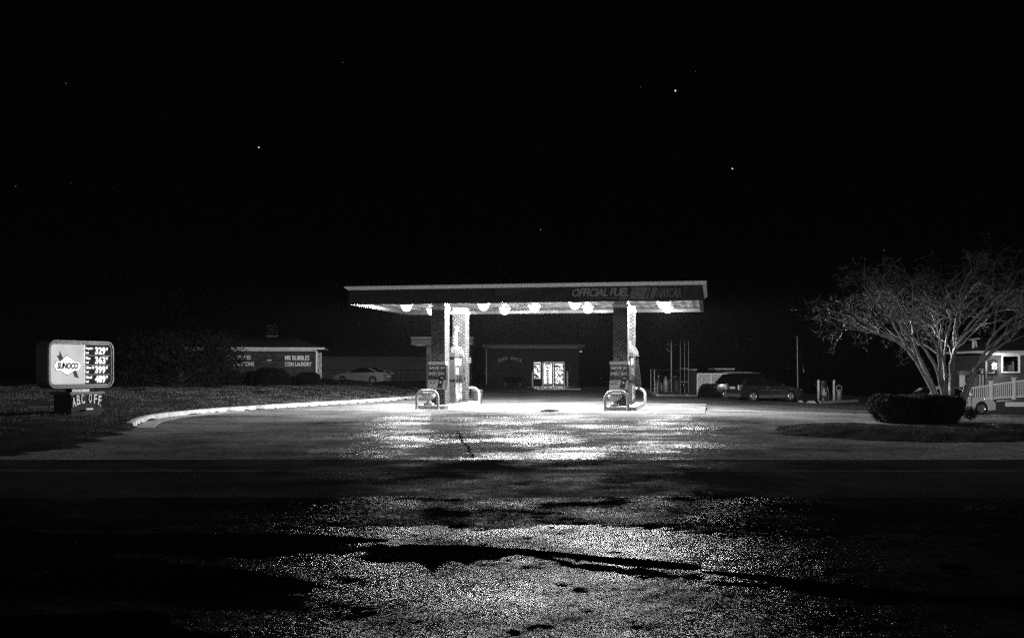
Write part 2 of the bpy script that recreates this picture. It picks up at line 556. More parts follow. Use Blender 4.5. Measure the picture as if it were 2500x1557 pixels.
# road with centre joint, 12 to 18 m from the camera
road = MB().box(-200, 200, 12.4, 18.0, -.2, .006)
struct(road.build('road', M['road'], uv=False), 'dark smooth asphalt road crossing in front of the lot')
rng = random.Random(3)
mk = MB()
for (y0, wdt) in ((15.9, .05), (16.12, .05)):
    mk.box(-14, 9, y0, y0 + wdt, .004, .0105)
struct(mk.build('road_marking', plain('worn_line', .12, 1.0, var=.7, scale=2, spec=0.0), uv=False), 'faint worn double line on the road')

# gravel shoulder the camera stands on: real lumps and hollows, water standing in the hollows
_nr = np.random.RandomState(77)
_lat = _nr.rand(256, 256)
def vnoise(x, y, f):
    x = np.asarray(x) * f; y = np.asarray(y) * f
    xi, yi = np.floor(x).astype(int), np.floor(y).astype(int)
    u, v = x - xi, y - yi
    u, v = u * u * (3 - 2 * u), v * v * (3 - 2 * v)
    a, b_ = _lat[xi % 256, yi % 256], _lat[(xi + 1) % 256, yi % 256]
    c_, d = _lat[xi % 256, (yi + 1) % 256], _lat[(xi + 1) % 256, (yi + 1) % 256]
    return (a * (1 - u) + b_ * u) * (1 - v) + (c_ * (1 - u) + d * u) * v - .5
def lumps(x, y):
    return .022 * vnoise(x, y, .7) + .014 * vnoise(x + 9, y, 2.3) + .009 * vnoise(x, y + 5, 7.1) + .006 * vnoise(x + 3, y, 17.3)
def gravz(x, y):
    return gz(x, y) - .012 + float(lumps(x, y)) * (1 - .6 * sstep((y - 10.4) / 1.0))
def ruff(x, y): return .012 * math.sin(x * 1.7 + y * .9) + .01 * math.sin(x * .6 - y * 2.1)
gx = lin(-60, -8.5, 40)[:-1] + lin(-8.5, 8.5, 470)[:-1] + lin(8.5, 60, 40)
gy = lin(-8, 5.9, 14)[:-1] + lin(5.9, 12.4, 190)
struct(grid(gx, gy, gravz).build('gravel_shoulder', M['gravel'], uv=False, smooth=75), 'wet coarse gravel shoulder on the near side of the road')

def vergez(x, y):
    lim = 10.15 + 1.1 * float(vnoise(x, y * .2, .35)) + .6 * float(vnoise(x + 4, y * .2, 1.3)) + .25 * float(vnoise(x, y * .3, 5.3))
    z = gravz(x, y) + .010 * sstep((y - lim) / .35) - .03 * (1 - sstep((y - lim + .3) / .3)) - .004
    far = 12.74 + .30 * float(vnoise(x, y * .3, .8)) + .14 * float(vnoise(x, 3, 4.1)) - y
    k = sstep((y - 11.2) / 1.0)
    z = z * (1 - k) + k * (.004 + .007 * sstep(far / .1))
    if far <= 0: z = -.05
    return z
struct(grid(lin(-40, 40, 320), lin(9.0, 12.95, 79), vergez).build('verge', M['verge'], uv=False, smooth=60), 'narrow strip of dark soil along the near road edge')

def blob(pts, jitter, seed, sub=5):
    """irregular outline through pixel points of the ground, returned in metres"""
    r = random.Random(seed)
    w = [G(px, py) for px, py in pts]
    out = []
    n = len(w)
    for i in range(n):
        a, b_, c, d = w[i - 1], w[i], w[(i + 1) % n], w[(i + 2) % n]
        for k in range(sub):
            t = k / sub
            p = .5 * ((2 * b_) + (c - a) * t + (2 * a - 5 * b_ + 4 * c - d) * t * t + (3 * b_ - a - 3 * c + d) * t ** 3)
            out.append((p.x + r.uniform(-jitter, jitter), p.y + r.uniform(-jitter, jitter) * 1.5))
    return out
def puddle(pts, label, seed, jitter=.03, z=-.003):
    poly = blob(pts, jitter, seed)
    area = sum(poly[i - 1][0] * poly[i][1] - poly[i][0] * poly[i - 1][1] for i in range(len(poly)))
    if area < 0: poly = poly[::-1]
    mb = MB()
    cx_, cy_ = sum(p[0] for p in poly) / len(poly), sum(p[1] for p in poly) / len(poly)
    vv = [(x, y, gz(x, y) + z) for x, y in poly]
    if min(p[1] for p in poly) < 12:
        # long film of water: strips between the outline's near and far edge
        xs_ = lin(min(p[0] for p in poly), max(p[0] for p in poly), 90)
        rows = []
        for x in xs_[1:-1]:
            hit = sorted(poly[i - 1][1] + (poly[i][1] - poly[i - 1][1]) * (x - poly[i - 1][0]) / (poly[i][0] - poly[i - 1][0])
                         for i in range(len(poly)) if (poly[i - 1][0] - x) * (poly[i][0] - x) < 0)
            if len(hit) >= 2: rows.append((x, hit[0], hit[-1]))
        for (x0, a0, b0), (x1, a1, b1) in zip(rows, rows[1:]):
            for k in range(6):
                q = [(x0, a0 + (b0 - a0) * k / 6), (x1, a1 + (b1 - a1) * k / 6), (x1, a1 + (b1 - a1) * (k + 1) / 6), (x0, a0 + (b0 - a0) * (k + 1) / 6)]
                mb.add([(x, y, gz(x, y) + z) for x, y in q], [(0, 1, 2, 3)])
    else:
        mb.slab(poly, z - .03, z)
    return struct(mb.build('puddle', M['puddle'], uv=False), label)
puddle([(-200, 1296), (250, 1302), (560, 1301), (780, 1303), (880, 1311), (960, 1321), (885, 1326), (760, 1338), (640, 1352), (520, 1350),
        (380, 1344), (180, 1348), (-200, 1350)], 'long black puddle across the left of the gravel shoulder', 1)
puddle([(860, 1341), (960, 1331), (1060, 1327), (1250, 1338), (1400, 1352), (1560, 1366), (1700, 1380), (1712, 1388), (1640, 1390), (1480, 1374), (1300, 1352), (1190, 1352),
        (1100, 1358), (1060, 1372), (1010, 1360), (930, 1352)], 'thin black strip of water crossing the bright gravel', 2, .02)
puddle([(-200, 1352), (180, 1352), (430, 1374), (560, 1390), (700, 1408), (770, 1428), (740, 1448), (560, 1462), (400, 1466), (250, 1452), (-200, 1450)],
       'broad black puddle in the near left gravel', 3, .03, z=.001)
puddle([(150, 1500), (380, 1490), (420, 1530), (520, 1548), (520, 1600), (-200, 1620), (-200, 1520)], 'black puddle in the near left corner', 4, .03, z=.001)
puddle([(1700, 1392), (1900, 1410), (2100, 1432), (2300, 1448), (2700, 1462), (2700, 1490), (2350, 1470), (2080, 1452), (1880, 1424)], 'dark wet rut in the near right gravel', 6, .02)
puddle([(2290, 1378), (2340, 1376), (2370, 1390), (2330, 1394), (2296, 1390)], 'small black puddle on the right of the shoulder', 7, .01)

# ---------------------------------------------------------------- lawn, kerb, pad
KB = [(18, -9.0), (21, -9.0), (25, -9.7), (27.6, -10.25), (30.8, -11.15), (33.9, -11.5), (37, -11.1), (40.8, -9.96), (45.5, -8.2), (52.5, -5.6),
      (58, -4.9), (66, -5.2), (74, -6.5), (78, -8)]
def kb(y):
    if y <= KB[0][0]: return KB[0][1]
    for (a, xa), (b, xb) in zip(KB, KB[1:]):
        if y <= b:
            t = (y - a) / (b - a)
            return xa + (xb - xa) * t
    return KB[-1][1]
def lawn_h(x, y):
    edge = kb(y) + (.25 * math.sin(y * 3.1) + .15 * math.sin(y * 7.7) if y < 27 else 0)
    d = (edge - x) * .75
    if y < 27.6: d = min(d, 5)
    front = y - 18.6 - .25 * math.sin(x * 1.3) - .15 * math.sin(x * 3.7)
    if d < 0 or y > 77 or front < 0: return gz(x, y) - .3 if d < -.25 or y > 77.5 or front < -.4 else gz(x, y) - .03
    base = .05 + .09 * sstep((y - 22) / 6)
    h = base + .36 * sstep((d - .2) / 5.5) * sstep((y - 22) / 12)
    h += .025 * math.sin(x * 2.1 + y) + .02 * math.sin(x * 4.7 - y * 1.6)
    return gz(x, y) + max(.012, h * sstep(d / .25 + .4)) * sstep(front / 1.2)
lw = grid(lin(-60, -30, 20) + lin(-29.6, -4.4, 84), lin(18, 80, 155), lawn_h)
struct(lw.build('lawn', M['lawn'], uv=False, smooth=70), 'rough grassy bank to the left of the lot')

rs = np.random.RandomState(5)
def blades(n, xr, yr, hmin, hmax, fz, test, w=.012, near=True, ymin=20.):
    out_v, out_f = [], []
    k = 0
    while k < n:
        if near:
            u = rs.rand()
            y = 1 / ((1 - u) / yr[0] + u / yr[1])
        else:
            y = yr[0] + rs.rand() * (yr[1] - yr[0])
        x = xr[0] + rs.rand() * (xr[1] - xr[0])
        k += 1
        if not test(x, y): continue
        z = fz(x, y)
        a = rs.rand() * PI
        h = hmin + rs.rand() * (hmax - hmin)
        ww = w * (.6 + y / 40)
        dx, dy = math.cos(a) * ww, math.sin(a) * ww
        lx, ly = (rs.rand() - .5) * h * 1.6, (rs.rand() - .5) * h * 1.6
        b = len(out_v)
        out_v += [(x - dx, y - dy, z - .01), (x + dx, y + dy, z - .01), (x + lx, y + ly, z + h)]
        out_f.append((b, b + 1, b + 2))
    mb = MB(); mb.v, mb.f = out_v, out_f
    return mb
def in_lawn(x, y):
    if (kb(y) - x) * .75 < .12: return False
    n1 = math.sin(x * 1.9 + 1.3 * math.sin(y * .8)) + math.sin(y * 1.4 + x * .7) + .8 * math.sin(x * 5 - y * 3)
    if y < 27 and n1 < .2: return False
    return float(vnoise(x, y, .8) + .6 * vnoise(x + 31, y, 2.6) + .5 * vnoise(x, y + 17, 6.5)) > -.12 + .25 * (y < 27)
gb = blades(230000, (-32, -4.8), (19.5, 74), .02, .075, lawn_h, in_lawn, w=.007)
tag(gb.build('grass', M['grass'], uv=False), 'short rough winter grass covering the bank on the left', 'grass', kind='stuff')

# kerb: concrete strip following the lawn's edge
kp = []
y = 27.7
while y < 76:
    kp.append(Vector((kb(y), y, 0))); y += .45
def smooth_poly(p, it=6):
    for _ in range(it):
        p = [p[0]] + [(p[i - 1] + p[i] * 2 + p[i + 1]) / 4 for i in range(1, len(p) - 1)] + [p[-1]]
    return p
kp = smooth_poly(kp)
def sweep(mb, path, prof):
    """profile of (offset to the right of travel, z) swept along a ground path"""
    rows = []
    for i, p in enumerate(path):
        t = (path[min(i + 1, len(path) - 1)] - path[max(i - 1, 0)]); t.z = 0; t.normalize()
        r = Vector((t.y, -t.x, 0))
        rows.append([(p.x + r.x * a, p.y + r.y * a, gz(p.x, p.y) + z) for a, z in prof])
    n = len(prof)
    vs = [v for row in rows for v in row]
    fs = [(i * n + k, i * n + k + 1, (i + 1) * n + k + 1, (i + 1) * n + k) for i in range(len(rows) - 1) for k in range(n - 1)]
    fs += [tuple(range(n - 1, -1, -1)), tuple((len(rows) - 1) * n + k for k in range(n))]
    mb.add(vs, [f[::-1] for f in fs])
kmb = MB()
# cut into pours with thin joints
seg = 7
for i in range(0, len(kp) - 1, seg):
    part_ = [p.copy() for p in kp[i:i + seg + 1]]
    if len(part_) < 2: continue
    part_[-1] = part_[-1] + (part_[-2] - part_[-1]).normalized() * .015
    j = rng.uniform(-.008, .008)
    sweep(kmb, part_, [(-.16, -.1), (-.16, .15 + j), (-.03, .16 + j), (.02, .14 + j), (.05, .02), (.06, -.1)])
struct(kmb.build('kerb', M['kerb'], uv=False, smooth=40), 'pale concrete kerb curving along the grass bank')
gmb = MB()
sweep(gmb, kp[:26], [(.05, -.05), (.05, .012), (.55, .008), (.56, -.05)])
struct(gmb.build('gutter', M['concrete'], uv=False), 'concrete gutter pan at the foot of the curving kerb')

# canopy frame of reference
CO = Vector((-6.43, 40.3, 0)); CR = math.radians(-11)
CU = Vector((math.cos(CR), math.sin(CR), 0)); CV = Vector((-math.sin(CR), math.cos(CR), 0))
def C(u, v, z=0): return CO + CU * u + CV * v + Vector((0, 0, z))
MC = Matrix.Translation(CO) @ Matrix.Rotation(CR, 4, 'Z')
pad = MB()
for i in range(5):
    for j in range(4):
        u0, u1 = -1.2 + i * 3.0, -1.2 + (i + 1) * 3.0 - .015
        v0, v1 = -1.7 + j * 2.75, -1.7 + (j + 1) * 2.75 - .015
        pad.slab([(u0, v0), (u1, v0), (u1, v1), (u0, v1)], -.06, .005 + (.0 if u1 < 9 else 0), MC)
struct(pad.build('concrete_pad', M['pad'], uv=False), 'pale concrete slab under the canopy')
crk = MB()
def crack(p0, p1, w, n, seed):
    r = random.Random(seed)
    a, b = G(*p0), G(*p1)
    pts = [a.lerp(b, i / n) + Vector((r.uniform(-.05, .05), r.uniform(-.08, .08), 0)) for i in range(n + 1)]
    for i in range(n):
        d = (pts[i + 1] - pts[i]).normalized(); s = Vector((d.y, -d.x, 0)) * w * r.uniform(.5, 1.2)
        z = Vector((0, 0, .011))
        crk.add([pts[i] - s + z, pts[i + 1] - s + z, pts[i + 1] + s + z, pts[i] + s + z], [(0, 1, 2, 3)])
crack((1115, 1052), (1158, 1118), .018, 34, 1)
crack((740, 1032), (860, 1030), .05, 16, 2)
crack((1905, 1042), (1990, 1038), .10, 12, 3)
crack((1560, 1078), (1240, 1084), .03, 20, 4)
crack((380, 1080), (900, 1082), .02, 30, 5)
struct(crk.build('pavement_cracks', M['tar'], uv=False), 'dark tar-filled cracks in the lot')
for pts, lb, sd in (([(1318, 1002), (1345, 1000), (1366, 1003), (1350, 1006), (1325, 1005)], 'small puddle between the pump islands', 11),):
    puddle(pts, lb, sd, .04, z=.012)

# ================================================================== CANOPY
W_, D_ = 13.7, 7.8
ZF, ZT = 4.12, 4.69
can = thing('station_canopy', 'wide flat filling station canopy with dark fascia on four brick columns', 'canopy', CO, CR)
f = MB()
T = .06
f.box(0, W_, 0, T, ZF, ZT)
fr_ = f.build('fascia', M['fascia'], can)
MB().box(W_ - T, W_, T, D_ - T, ZF, ZT).build('fascia', M['fascia'], can)
MB().box(0, T, T, D_ - T, ZF, ZT).build('fascia', M['fascia'], can)
MB().box(0, W_, D_ - T, D_, ZF, ZT).build('fascia', M['fascia'], can)
cap = MB()
E = .14
def ring(e, z): return [(-e, -e, z), (W_ + e, -e, z), (W_ + e, D_ + e, z), (-e, D_ + e, z)]
vs = ring(.004, ZT) + ring(.02, ZT + .012) + ring(E, ZT + .10) + ring(E, ZT + .135)
fs = []
for k in range(3):
    for i in range(4):
        a, b = k * 4 + i, k * 4 + (i + 1) % 4
        fs.append((a, b, b + 4, a + 4))
fs.append((12, 13, 14, 15)); fs.append((3, 2, 1, 0))
cap.add(vs, fs).build('cornice', M['canopy_cap'], can)
MB().box(T, W_ - T, T, D_ - T, ZF + .14, ZF + .2).build('ceiling', M['soffit'], can)
tr = MB()   # inner trim angle round the ceiling
for a in ((T, W_ - T, T, T + .10), (T, W_ - T, D_ - T - .10, D_ - T), (T, T + .10, T + .1, D_ - T - .1), (W_ - T - .10, W_ - T, T + .1, D_ - T - .1)):
    tr.box(*a, ZF + .02, ZF + .137)
tr.build('edge_trim', M['fascia'], can)
# writing and pattern of the front fascia
t = MB()
add_text(t, 'OFFICIAL FUEL', 8.86, 4.31, 2.14, .31, y=-.002, depth=.008, offset=.028, shear=.28, spacing=.92)
t.build('lettering', M['fascia_text'], can)
t = MB()
add_text(t, 'OF', 10.62, 4.19, .34, .09, y=-.002, depth=.008, offset=.03, shear=.28)
t.prism([(9.3, 4.272), (10.55, 4.235), (10.55, 4.262)], -.009, -.002)
t.build('lettering', M['fascia_text'], can)
t = MB()
def para(x0, x1, z0=4.19, z1=4.63, sh=.13):
    t.prism([(x0, z0), (x1, z0), (x1 + sh, z1), (x0 + sh, z1)], -.008, -.002)
para(11.0, 11.55); para(11.60, 11.68); para(11.75, 11.93)
add_text(t, 'NASCAR', 12.0, 4.24, .92, .34, y=-.002, depth=.006, offset=.03, shear=.28)
t.prism([(12.98, 4.19), (12.99, 4.19), (13.12, 4.63), (13.11, 4.63)], -.008, -.002)
t.build('racing_logo', M['fascia_logo'], can)
t = MB()
for k, (a, b_) in enumerate(((3.0, 4.4), (3.12, 4.5), (3.3, 4.62), (3.65, 5.1), (3.85, 5.25))):
    top = []
    n = 14
    for i in range(n + 1):
        s_ = i / n
        top.append((a + (b_ - a) * s_, ZF + .02 + (ZT - ZF - .04) * (s_ ** .75)))
    for i in range(n):
        (x0, z0), (x1, z1) = top[i], top[i + 1]
        t.prism([(x0, z0 - .009), (x1, z1 - .009), (x1, z1 + .004), (x0, z0 + .004)], -.006, -.002)
t.build('pinstripes', M['fascia_light'], can)
t = MB()
n = 20
low = [(5.9 + 3.1 * i / n, ZF + .22 + .36 * math.sin(PI / 2 * i / n)) for i in range(n + 1)]
for (x0, z0), (x1, z1) in zip(low, low[1:]):
    t.prism([(x0, z0), (x1, z1), (x1, ZT - .004), (x0, ZT - .004)], -.005, -.002)
t.build('swoosh', M['fascia_light'], can)

# four brick columns
CW, CD = .565, .72
cols = [(2.87, 1.8), (10.24, 1.8), (2.87, 5.3), (10.24, 5.3)]
for u, v in cols:
    c = MB().box(u, u + CW, v, v + CD, .0, ZF - .09).build('column', M['column_brick'], can)
    e = .035
    cp = MB().box(u - e, u + CW + e, v - e, v + CD + e, ZF - .09, ZF + .01)
    cp.box(u - .015, u + CW + .015, v - .015, v + CD + .015, ZF - .13, ZF - .092)
    cp.box(u + .01, u + CW - .01, v + .01, v + CD - .01, ZF + .01, ZF + .138)
    cp.build('capital', M['old_white'], c)

# nine lamps in the canopy ceiling
lamp = thing('canopy_lamp', 'x', 'ceiling lamp', C(1.7, 2.2, ZF + .14), CR, 'lamps under the canopy ceiling')
MB().lathe([(.02, 0), (.25, 0), (.26, -.02), (.26, -.062), (.21, -.062), (.21, -.04), (.02, -.04)], 20).build('housing', M['galv'], lamp, smooth=40)
MB().lathe([(.195, -.062), (.20, -.12), (.185, -.19), (.15, -.245), (.09, -.285), (.01, -.30)], 20).build('lens', M['lamp_glass'], lamp, smooth=60)
bulb_d = bpy.data.lights.new('bulb', 'POINT'); bulb_d.energy = LAMP_W; bulb_d.shadow_soft_size = .035
bulb = bpy.data.objects.new('bulb', bulb_d); COL.objects.link(bulb); bulb.parent = lamp; bulb.location = (0, 0, -.078)
spots = [(1.7, 2.2, 'glowing dome lamp at the front left corner of the canopy ceiling'),
         (1.92, 5.3, 'glowing dome lamp left of the rear left brick column'),
         (4.93, 2.3, 'glowing dome lamp in front, just right of the left pair of columns'),
         (5.15, 5.5, 'glowing dome lamp at the back, just right of the left pair of columns'),
         (6.75, 3.9, 'single glowing dome lamp in the middle of the canopy ceiling'),
         (8.68, 2.2, 'glowing dome lamp in front, between the middle lamp and the right columns'),
         (8.85, 5.1, 'glowing dome lamp at the back, between the middle lamp and the right columns'),
         (12.15, 2.3, 'glowing dome lamp at the front right end of the canopy ceiling'),
         (12.2, 5.6, 'glowing dome lamp at the back right end of the canopy ceiling')]
for i, (u, v, lb) in enumerate(spots):
    if i == 0: lamp['label'] = lb
    else: copy_tree(lamp, C(u, v, ZF + .14), CR, lb)

# ================================================================== PUMP ISLANDS
def island(u0, u1, side):
    o = MB()
    v0, v1 = .8, 6.35
    c = .12
    poly = [(u0 + c, v0), (u1 - c, v0), (u1, v0 + c), (u1, v1 - c), (u1 - c, v1), (u0 + c, v1), (u0, v1 - c), (u0, v0 + c)]
    o.slab([(a + (c if a < (u0 + u1) / 2 else -c) * .0, b_) for a, b_ in poly], -.05, .15, MC)
    ob = o.build('pump_island', M['concrete'], uv=False)
    tag(ob, 'raised concrete island carrying the %s pump and columns' % side, 'pump island', 'pump islands')
    return ob
island(2.55, 3.8, 'left'); island(9.95, 11.2, 'right')

def hoop(u, v, label):
    t = thing('hoop_bollard', label, 'bollard', C(u, v), CR, 'bent pipe hoops guarding the pump islands')
    w, h, r = .43, .74, .29
    pts = [(-w, 0, -.05), (-w, 0, h - r)]
    for k in range(1, 9):
        a = PI / 2 * k / 8
        pts.append((-w + r - r * math.cos(a), 0, h - r + r * math.sin(a)))
    for k in range(0, 9):
        a = PI / 2 * k / 8
        pts.append((w - r + r * math.sin(a), 0, h - r + r * math.cos(a)))
    pts.append((w, 0, -.05))
    MB().tube(pts, .057, 14).build('pipe', M['hoop'], t, smooth=60)
    for s_ in (-1, 1): MB().lathe([(.09, 0), (.09, .012), (.06, .02)], 14, Matrix.Translation((s_ * w, 0, .004))).build('base_collar', M['concrete'], t, smooth=50)
    return t
hoop(3.05, .55, 'bent steel pipe hoop in front of the left pump island')
hoop(10.5, .35, 'bent steel pipe hoop in front of the right pump island')
hoop(3.32, 6.62, 'bent steel pipe hoop behind the left pump island')
hoop(10.75, 6.62, 'bent steel pipe hoop behind the right pump island')

def urn(u, v, label):
    t = thing('planter_urn', label, 'urn', C(u, v, .15), CR, 'stone urns on the pump islands')
    MB().box(-.17, .17, -.17, .17, 0, .085).build('plinth', M['stone'], t)
    MB().lathe([(.13, .087), (.12, .11), (.065, .15), (.055, .18), (.08, .205), (.17, .25), (.245, .32), (.275, .40), (.265, .44), (.25, .455),
                (.285, .47), (.30, .49), (.30, .51), (.26, .515), (.24, .45), (.05, .42)], 24).build('bowl', M['stone'], t, smooth=50)
urn(2.92, 1.27, 'pale stone urn inside the hoop in front of the left pump column')
urn(10.35, 1.27, 'pale stone urn inside the hoop in front of the right pump column')

def ad_box(u, label):
    """lidded windscreen-service box with posters on the front of a column"""
    t = thing('advertising_box', label, 'advertising box', C(u, 1.78, .76), CR, 'poster boxes on the front columns')
    w = .36
    MB().prism([(-w - .05, 0), (w - .02, 0), (w + .02, .42), (w, 1.0), (-w, 1.0), (-w - .01, .42)], -.30, .0).build('case', M['poster_dark'], t)
    MB().prism([(-w - .012, 1.0), (w + .012, 1.0), (w + .012, 1.13), (-w - .012, 1.13)], -.315, .0).build('lid', M['white_paint'], t)
    pn = MB().prism([(-w - .035, .02), (w - .035, .02), (w - .004, .40), (-w + .0, .40)], -.312, -.302).build('lower_poster', M['poster_white'], t)
    x = MB()
    for i, (a, b_, z) in enumerate(((-.33, -.02, .345), (-.33, -.02, .31), (-.33, -.20, .25), (-.17, -.06, .25))):
        x.box(a, b_, -.3165, -.3125, z - (.006 if i < 2 else .016), z + (.006 if i < 2 else .016))
    x.build('small_print', M['ink_black'], t)
    x = MB().prism([(-.0, .07), (.20, .05), (.32, .55), (.14, .58)], -.325, -.315)
    ph = x.build('phone_picture', M['black_gloss'], t)
    x = MB().lathe([(.002, 0), (.05, 0), (.05, .004)], 16, Matrix.Translation((.16, -.3255, .30)) @ Matrix.Rotation(PI / 2, 4, 'X'))
    x.box(.15, .27, -.329, -.3255, .46, .50)
    x.build('phone_badge', M['ink_white'], ph)
    x = MB().box(-w + .01, w - .012, -.312, -.302, .42, .98)
    pd = x.build('upper_poster', M['poster_dark'], t)
    x = MB()
    add_text(x, 'SAVE 3¢', -.32, .79, .64, .15, y=-.313, depth=.005, offset=.045)
    add_text(x, 'PER GALLON', -.16, .745, .33, .03, y=-.313, depth=.004)
    add_text(x, 'EVERY DAY.', -.33, .59, .66, .12, y=-.313, depth=.005, offset=.04)
    x.box(-.18, .18, -.317, -.313, .555, .562)
    x.build('poster_lettering', M['ink_white'], t)
ad_box(2.87 + CW / 2 + .04, 'poster box reading SAVE 3¢ EVERY DAY on the left front brick column')
ad_box(10.24 + CW / 2 - .02, 'poster box reading SAVE 3¢ EVERY DAY on the right front brick column')

def pump(u, label, rr):
    """fuel dispenser standing between two columns; local x across, y along the island"""
    t = thing('fuel_pump', label, 'fuel pump', C(u, 3.9, .15), CR, 'fuel dispensers between the columns')
    MB().box(-.27, .27, -.62, .62, 0, 1.0).build('cabinet', M['dark'], t)
    MB().box(-.30, .30, -.66, .66, 1.0, 1.12).build('meter_shelf', M['dark'], t)
    hd = MB().box(-.24, .24, -.60, .60, 1.12, 1.95).build('head', M['dark'], t)
    for s_ in (-1, 1):
        sc_ = MB().box(s_ * .242 if s_ > 0 else -.252, .252 if s_ > 0 else -.242, -.5, .5, 1.6, 1.88).build('price_display', M['poster_white'], hd)
        MB().box(.244 if s_ > 0 else -.252, .252 if s_ > 0 else -.244, -.45, .1, 1.2, 1.5).build('keypad_panel', M['grey_trim'], hd)
    tp = MB().box(-.27, .27, -.66, .66, 1.95, 2.12).build('top_sign', M['dark'], t)
    for s_ in (-1, 1):
        dp = MB().box(.272 * s_ if s_ > 0 else -.282, .282 if s_ > 0 else -.272, -.5, .55, .15, .9).build('door_panel', M['grey_trim'], t)
        for k in range(3):
            v = -.42 + k * .36
            nz = MB()
            nz.box(s_ * .30 - .04, s_ * .30 + .04, v - .05, v + .05, .86, 1.16)
            nz.tube([(s_ * .34, v, 1.14), (s_ * .40, v, 1.18), (s_ * .44, v + .02, 1.06), (s_ * .40, v + .05, .90)], [.03, .028, .022, .02], 8)
            nz.tube([(s_ * .40, v, 1.18), (s_ * .47, v + .01, 1.08), (s_ * .46, v + .01, .98)], .012, 6)
            nz.build('nozzle', M['black'], t, smooth=50)
            hs = MB()
            pts = []
            for q in range(15):
                a = q / 14
                pts.append((s_ * (.36 + .16 * math.sin(PI * a) + .03 * k), v + .08 + .22 * a, .90 - 1.0 * math.sin(PI * a) * (.72 + .05 * k) + (1.0 * a)))
            hs.tube(pts, .016, 8)
            hs.build('hose', M['black'], t, smooth=60)
    # labels and strips that catch the light on the lit side
    x = MB()
    for k, (a, b_, z0, z1) in enumerate(((-.52, -.40, .4, .8), (-.2, .0, .2, .42), (.12, .42, .25, .34), (.2, .34, .5, .8), (-.34, -.26, .1, .3))):
        x.box(.2825, .288, a, b_, z0, z1)
    x.build('sticker', M['ink_white'], t)
    return t
pump(3.22, 'fuel dispenser with hoses and nozzles between the two left columns', 0)
pump(10.58, 'fuel dispenser with hoses and nozzles between the two right columns', 0)

def mast(u, v, label, full):
    t = thing('hose_mast', label, 'hose mast', C(u, v, .15), CR, 'hose masts beside the pumps')
    MB().tube([(0, 0, 0), (0, 0, 3.25 if full else 2.6)], .022, 8).build('pole', M['galv'], t, smooth=60)
    hood = MB()
    n = 8
    pf = [(-.02, 0)] + [(.30 * math.sin(PI / 2 * i / n) + .02, -.42 * (1 - math.cos(PI / 2 * i / n))) for i in range(n + 1)] + [(.34, -.46), (-.20, -.46), (-.22, -.05)]
    hood.prism([(x * 1.0, 2.42 + z) for x, z in pf][::-1], -.12, .14)
    hb = hood.build('hood', M['hood_cloth'], t)
    rb = MB()
    for k in range(5):
        a = .06 + k * .055
        rb.prism([(a - .12, 1.97), (a - .11, 1.97), (a + .0 + k * .012, 2.36 - k * .06), (a - .01 + k * .012, 2.36 - k * .06)], -.125, -.1215)
    rb.build('hood_rib', M['galv'], hb)
    if full:
        h = MB()
        h.tube([(.0 + .09 * math.cos(a * .7) - .04, .09 * math.sin(a * .7), 2.45 + .016 * a) for a in range(26)], .012, 6)
        h.tube([(-.02, -.02, 2.85), (-.06, -.03, 3.0), (.0, 0, 3.15), (.07, 0, 3.22), (.06, 0, 3.05)], .012, 6)
        h.build('coiled_hose', M['galv'], t, smooth=60)
    g_ = MB()
    g_.tube([(-.1, -.1, 1.95), (.04, -.15, 1.8), (.16, -.15, 1.5), (.22, -.12, 1.15), (.16, -.1, .85), (.02, -.1, .72), (-.12, -.1, .75)], .017, 8)
    g_.tube([(-.05, -.2, 1.9), (.0, -.22, 1.6), (.02, -.2, 1.2), (.1, -.2, .8), (.12, -.2, .4), (.0, -.2, .1)], .014, 8)
    g_.build('hanging_hose', M['black'], t, smooth=60)
mast(3.30, 4.25, 'pole with white ribbed hood and coiled hose beside the left pump', True)
mast(10.74, 4.1, 'pole with white ribbed hood beside the right pump', False)

# small bin behind the left island
t = thing('waste_bin', 'low dark waste bin behind the rear hoop of the left island', 'bin', C(3.5, 7.3), CR)
MB().lathe([(.22, 0), (.26, .55), (.27, .56)], 16).build('drum', M['dark'], t, smooth=40)
MB().lathe([(.285, .561), (.285, .60), (.2, .66), (.02, .68)], 16).build('lid', M['dark'], t, smooth=40)

# ================================================================== PRICE SIGN
SR = math.atan2(.93, .37)
SO = Vector((-13.6, 30.0, 0))
sg = thing('price_sign', 'lit roadside fuel price sign with rounded cabinet on a brick plinth', 'sign', SO, SR)
def rrect(x0, x1, z0, z1, r, n=6):
    out = []
    for cx, cz, a0 in ((x1 - r, z0 + r, -PI / 2), (x1 - r, z1 - r, 0), (x0 + r, z1 - r, PI / 2), (x0 + r, z0 + r, PI)):
        for k in range(n + 1):
            a = a0 + PI / 2 * k / n
            out.append((cx + r * math.cos(a), cz + r * math.sin(a)))
    return out
zb, zt = 1.02, 2.45
MB().prism(rrect(0, 2.6, zb, zt, .26), .02, .45).build('cabinet', M['dark'], sg, smooth=40)
# raised rim round the face
def rim(x0, x1, z0, z1, r, w, ya, yb):
    o, i = rrect(x0, x1, z0, z1, r), rrect(x0 + w, x1 - w, z0 + w, z1 - w, max(.02, r - w))
    n = len(o)
    mb = MB()
    vs = [(x, yb, z) for x, z in o] + [(x, ya, z) for x, z in o] + [(x, ya, z) for x, z in i] + [(x, yb, z) for x, z in i]
    fs = []
    for k in range(n):
        q = (k + 1) % n
        for L in range(3):
            fs.append((L * n + k, L * n + q, (L + 1) * n + q, (L + 1) * n + k))
    mb.add(vs, [f_[::-1] for f_ in fs])
    return mb
rim(.0, 2.6, zb, zt, .26, .035, -.045, .02).build('rim', M['sign_rim'], sg, smooth=40)
rim(.06, 2.54, zb + .06, zt - .06, .21, .035, -.02, .02).build('inner_rim', M['sign_rim'], sg, smooth=40)
M['panel_lit'] = emit('lit_panel', .72, .22, 1.5)
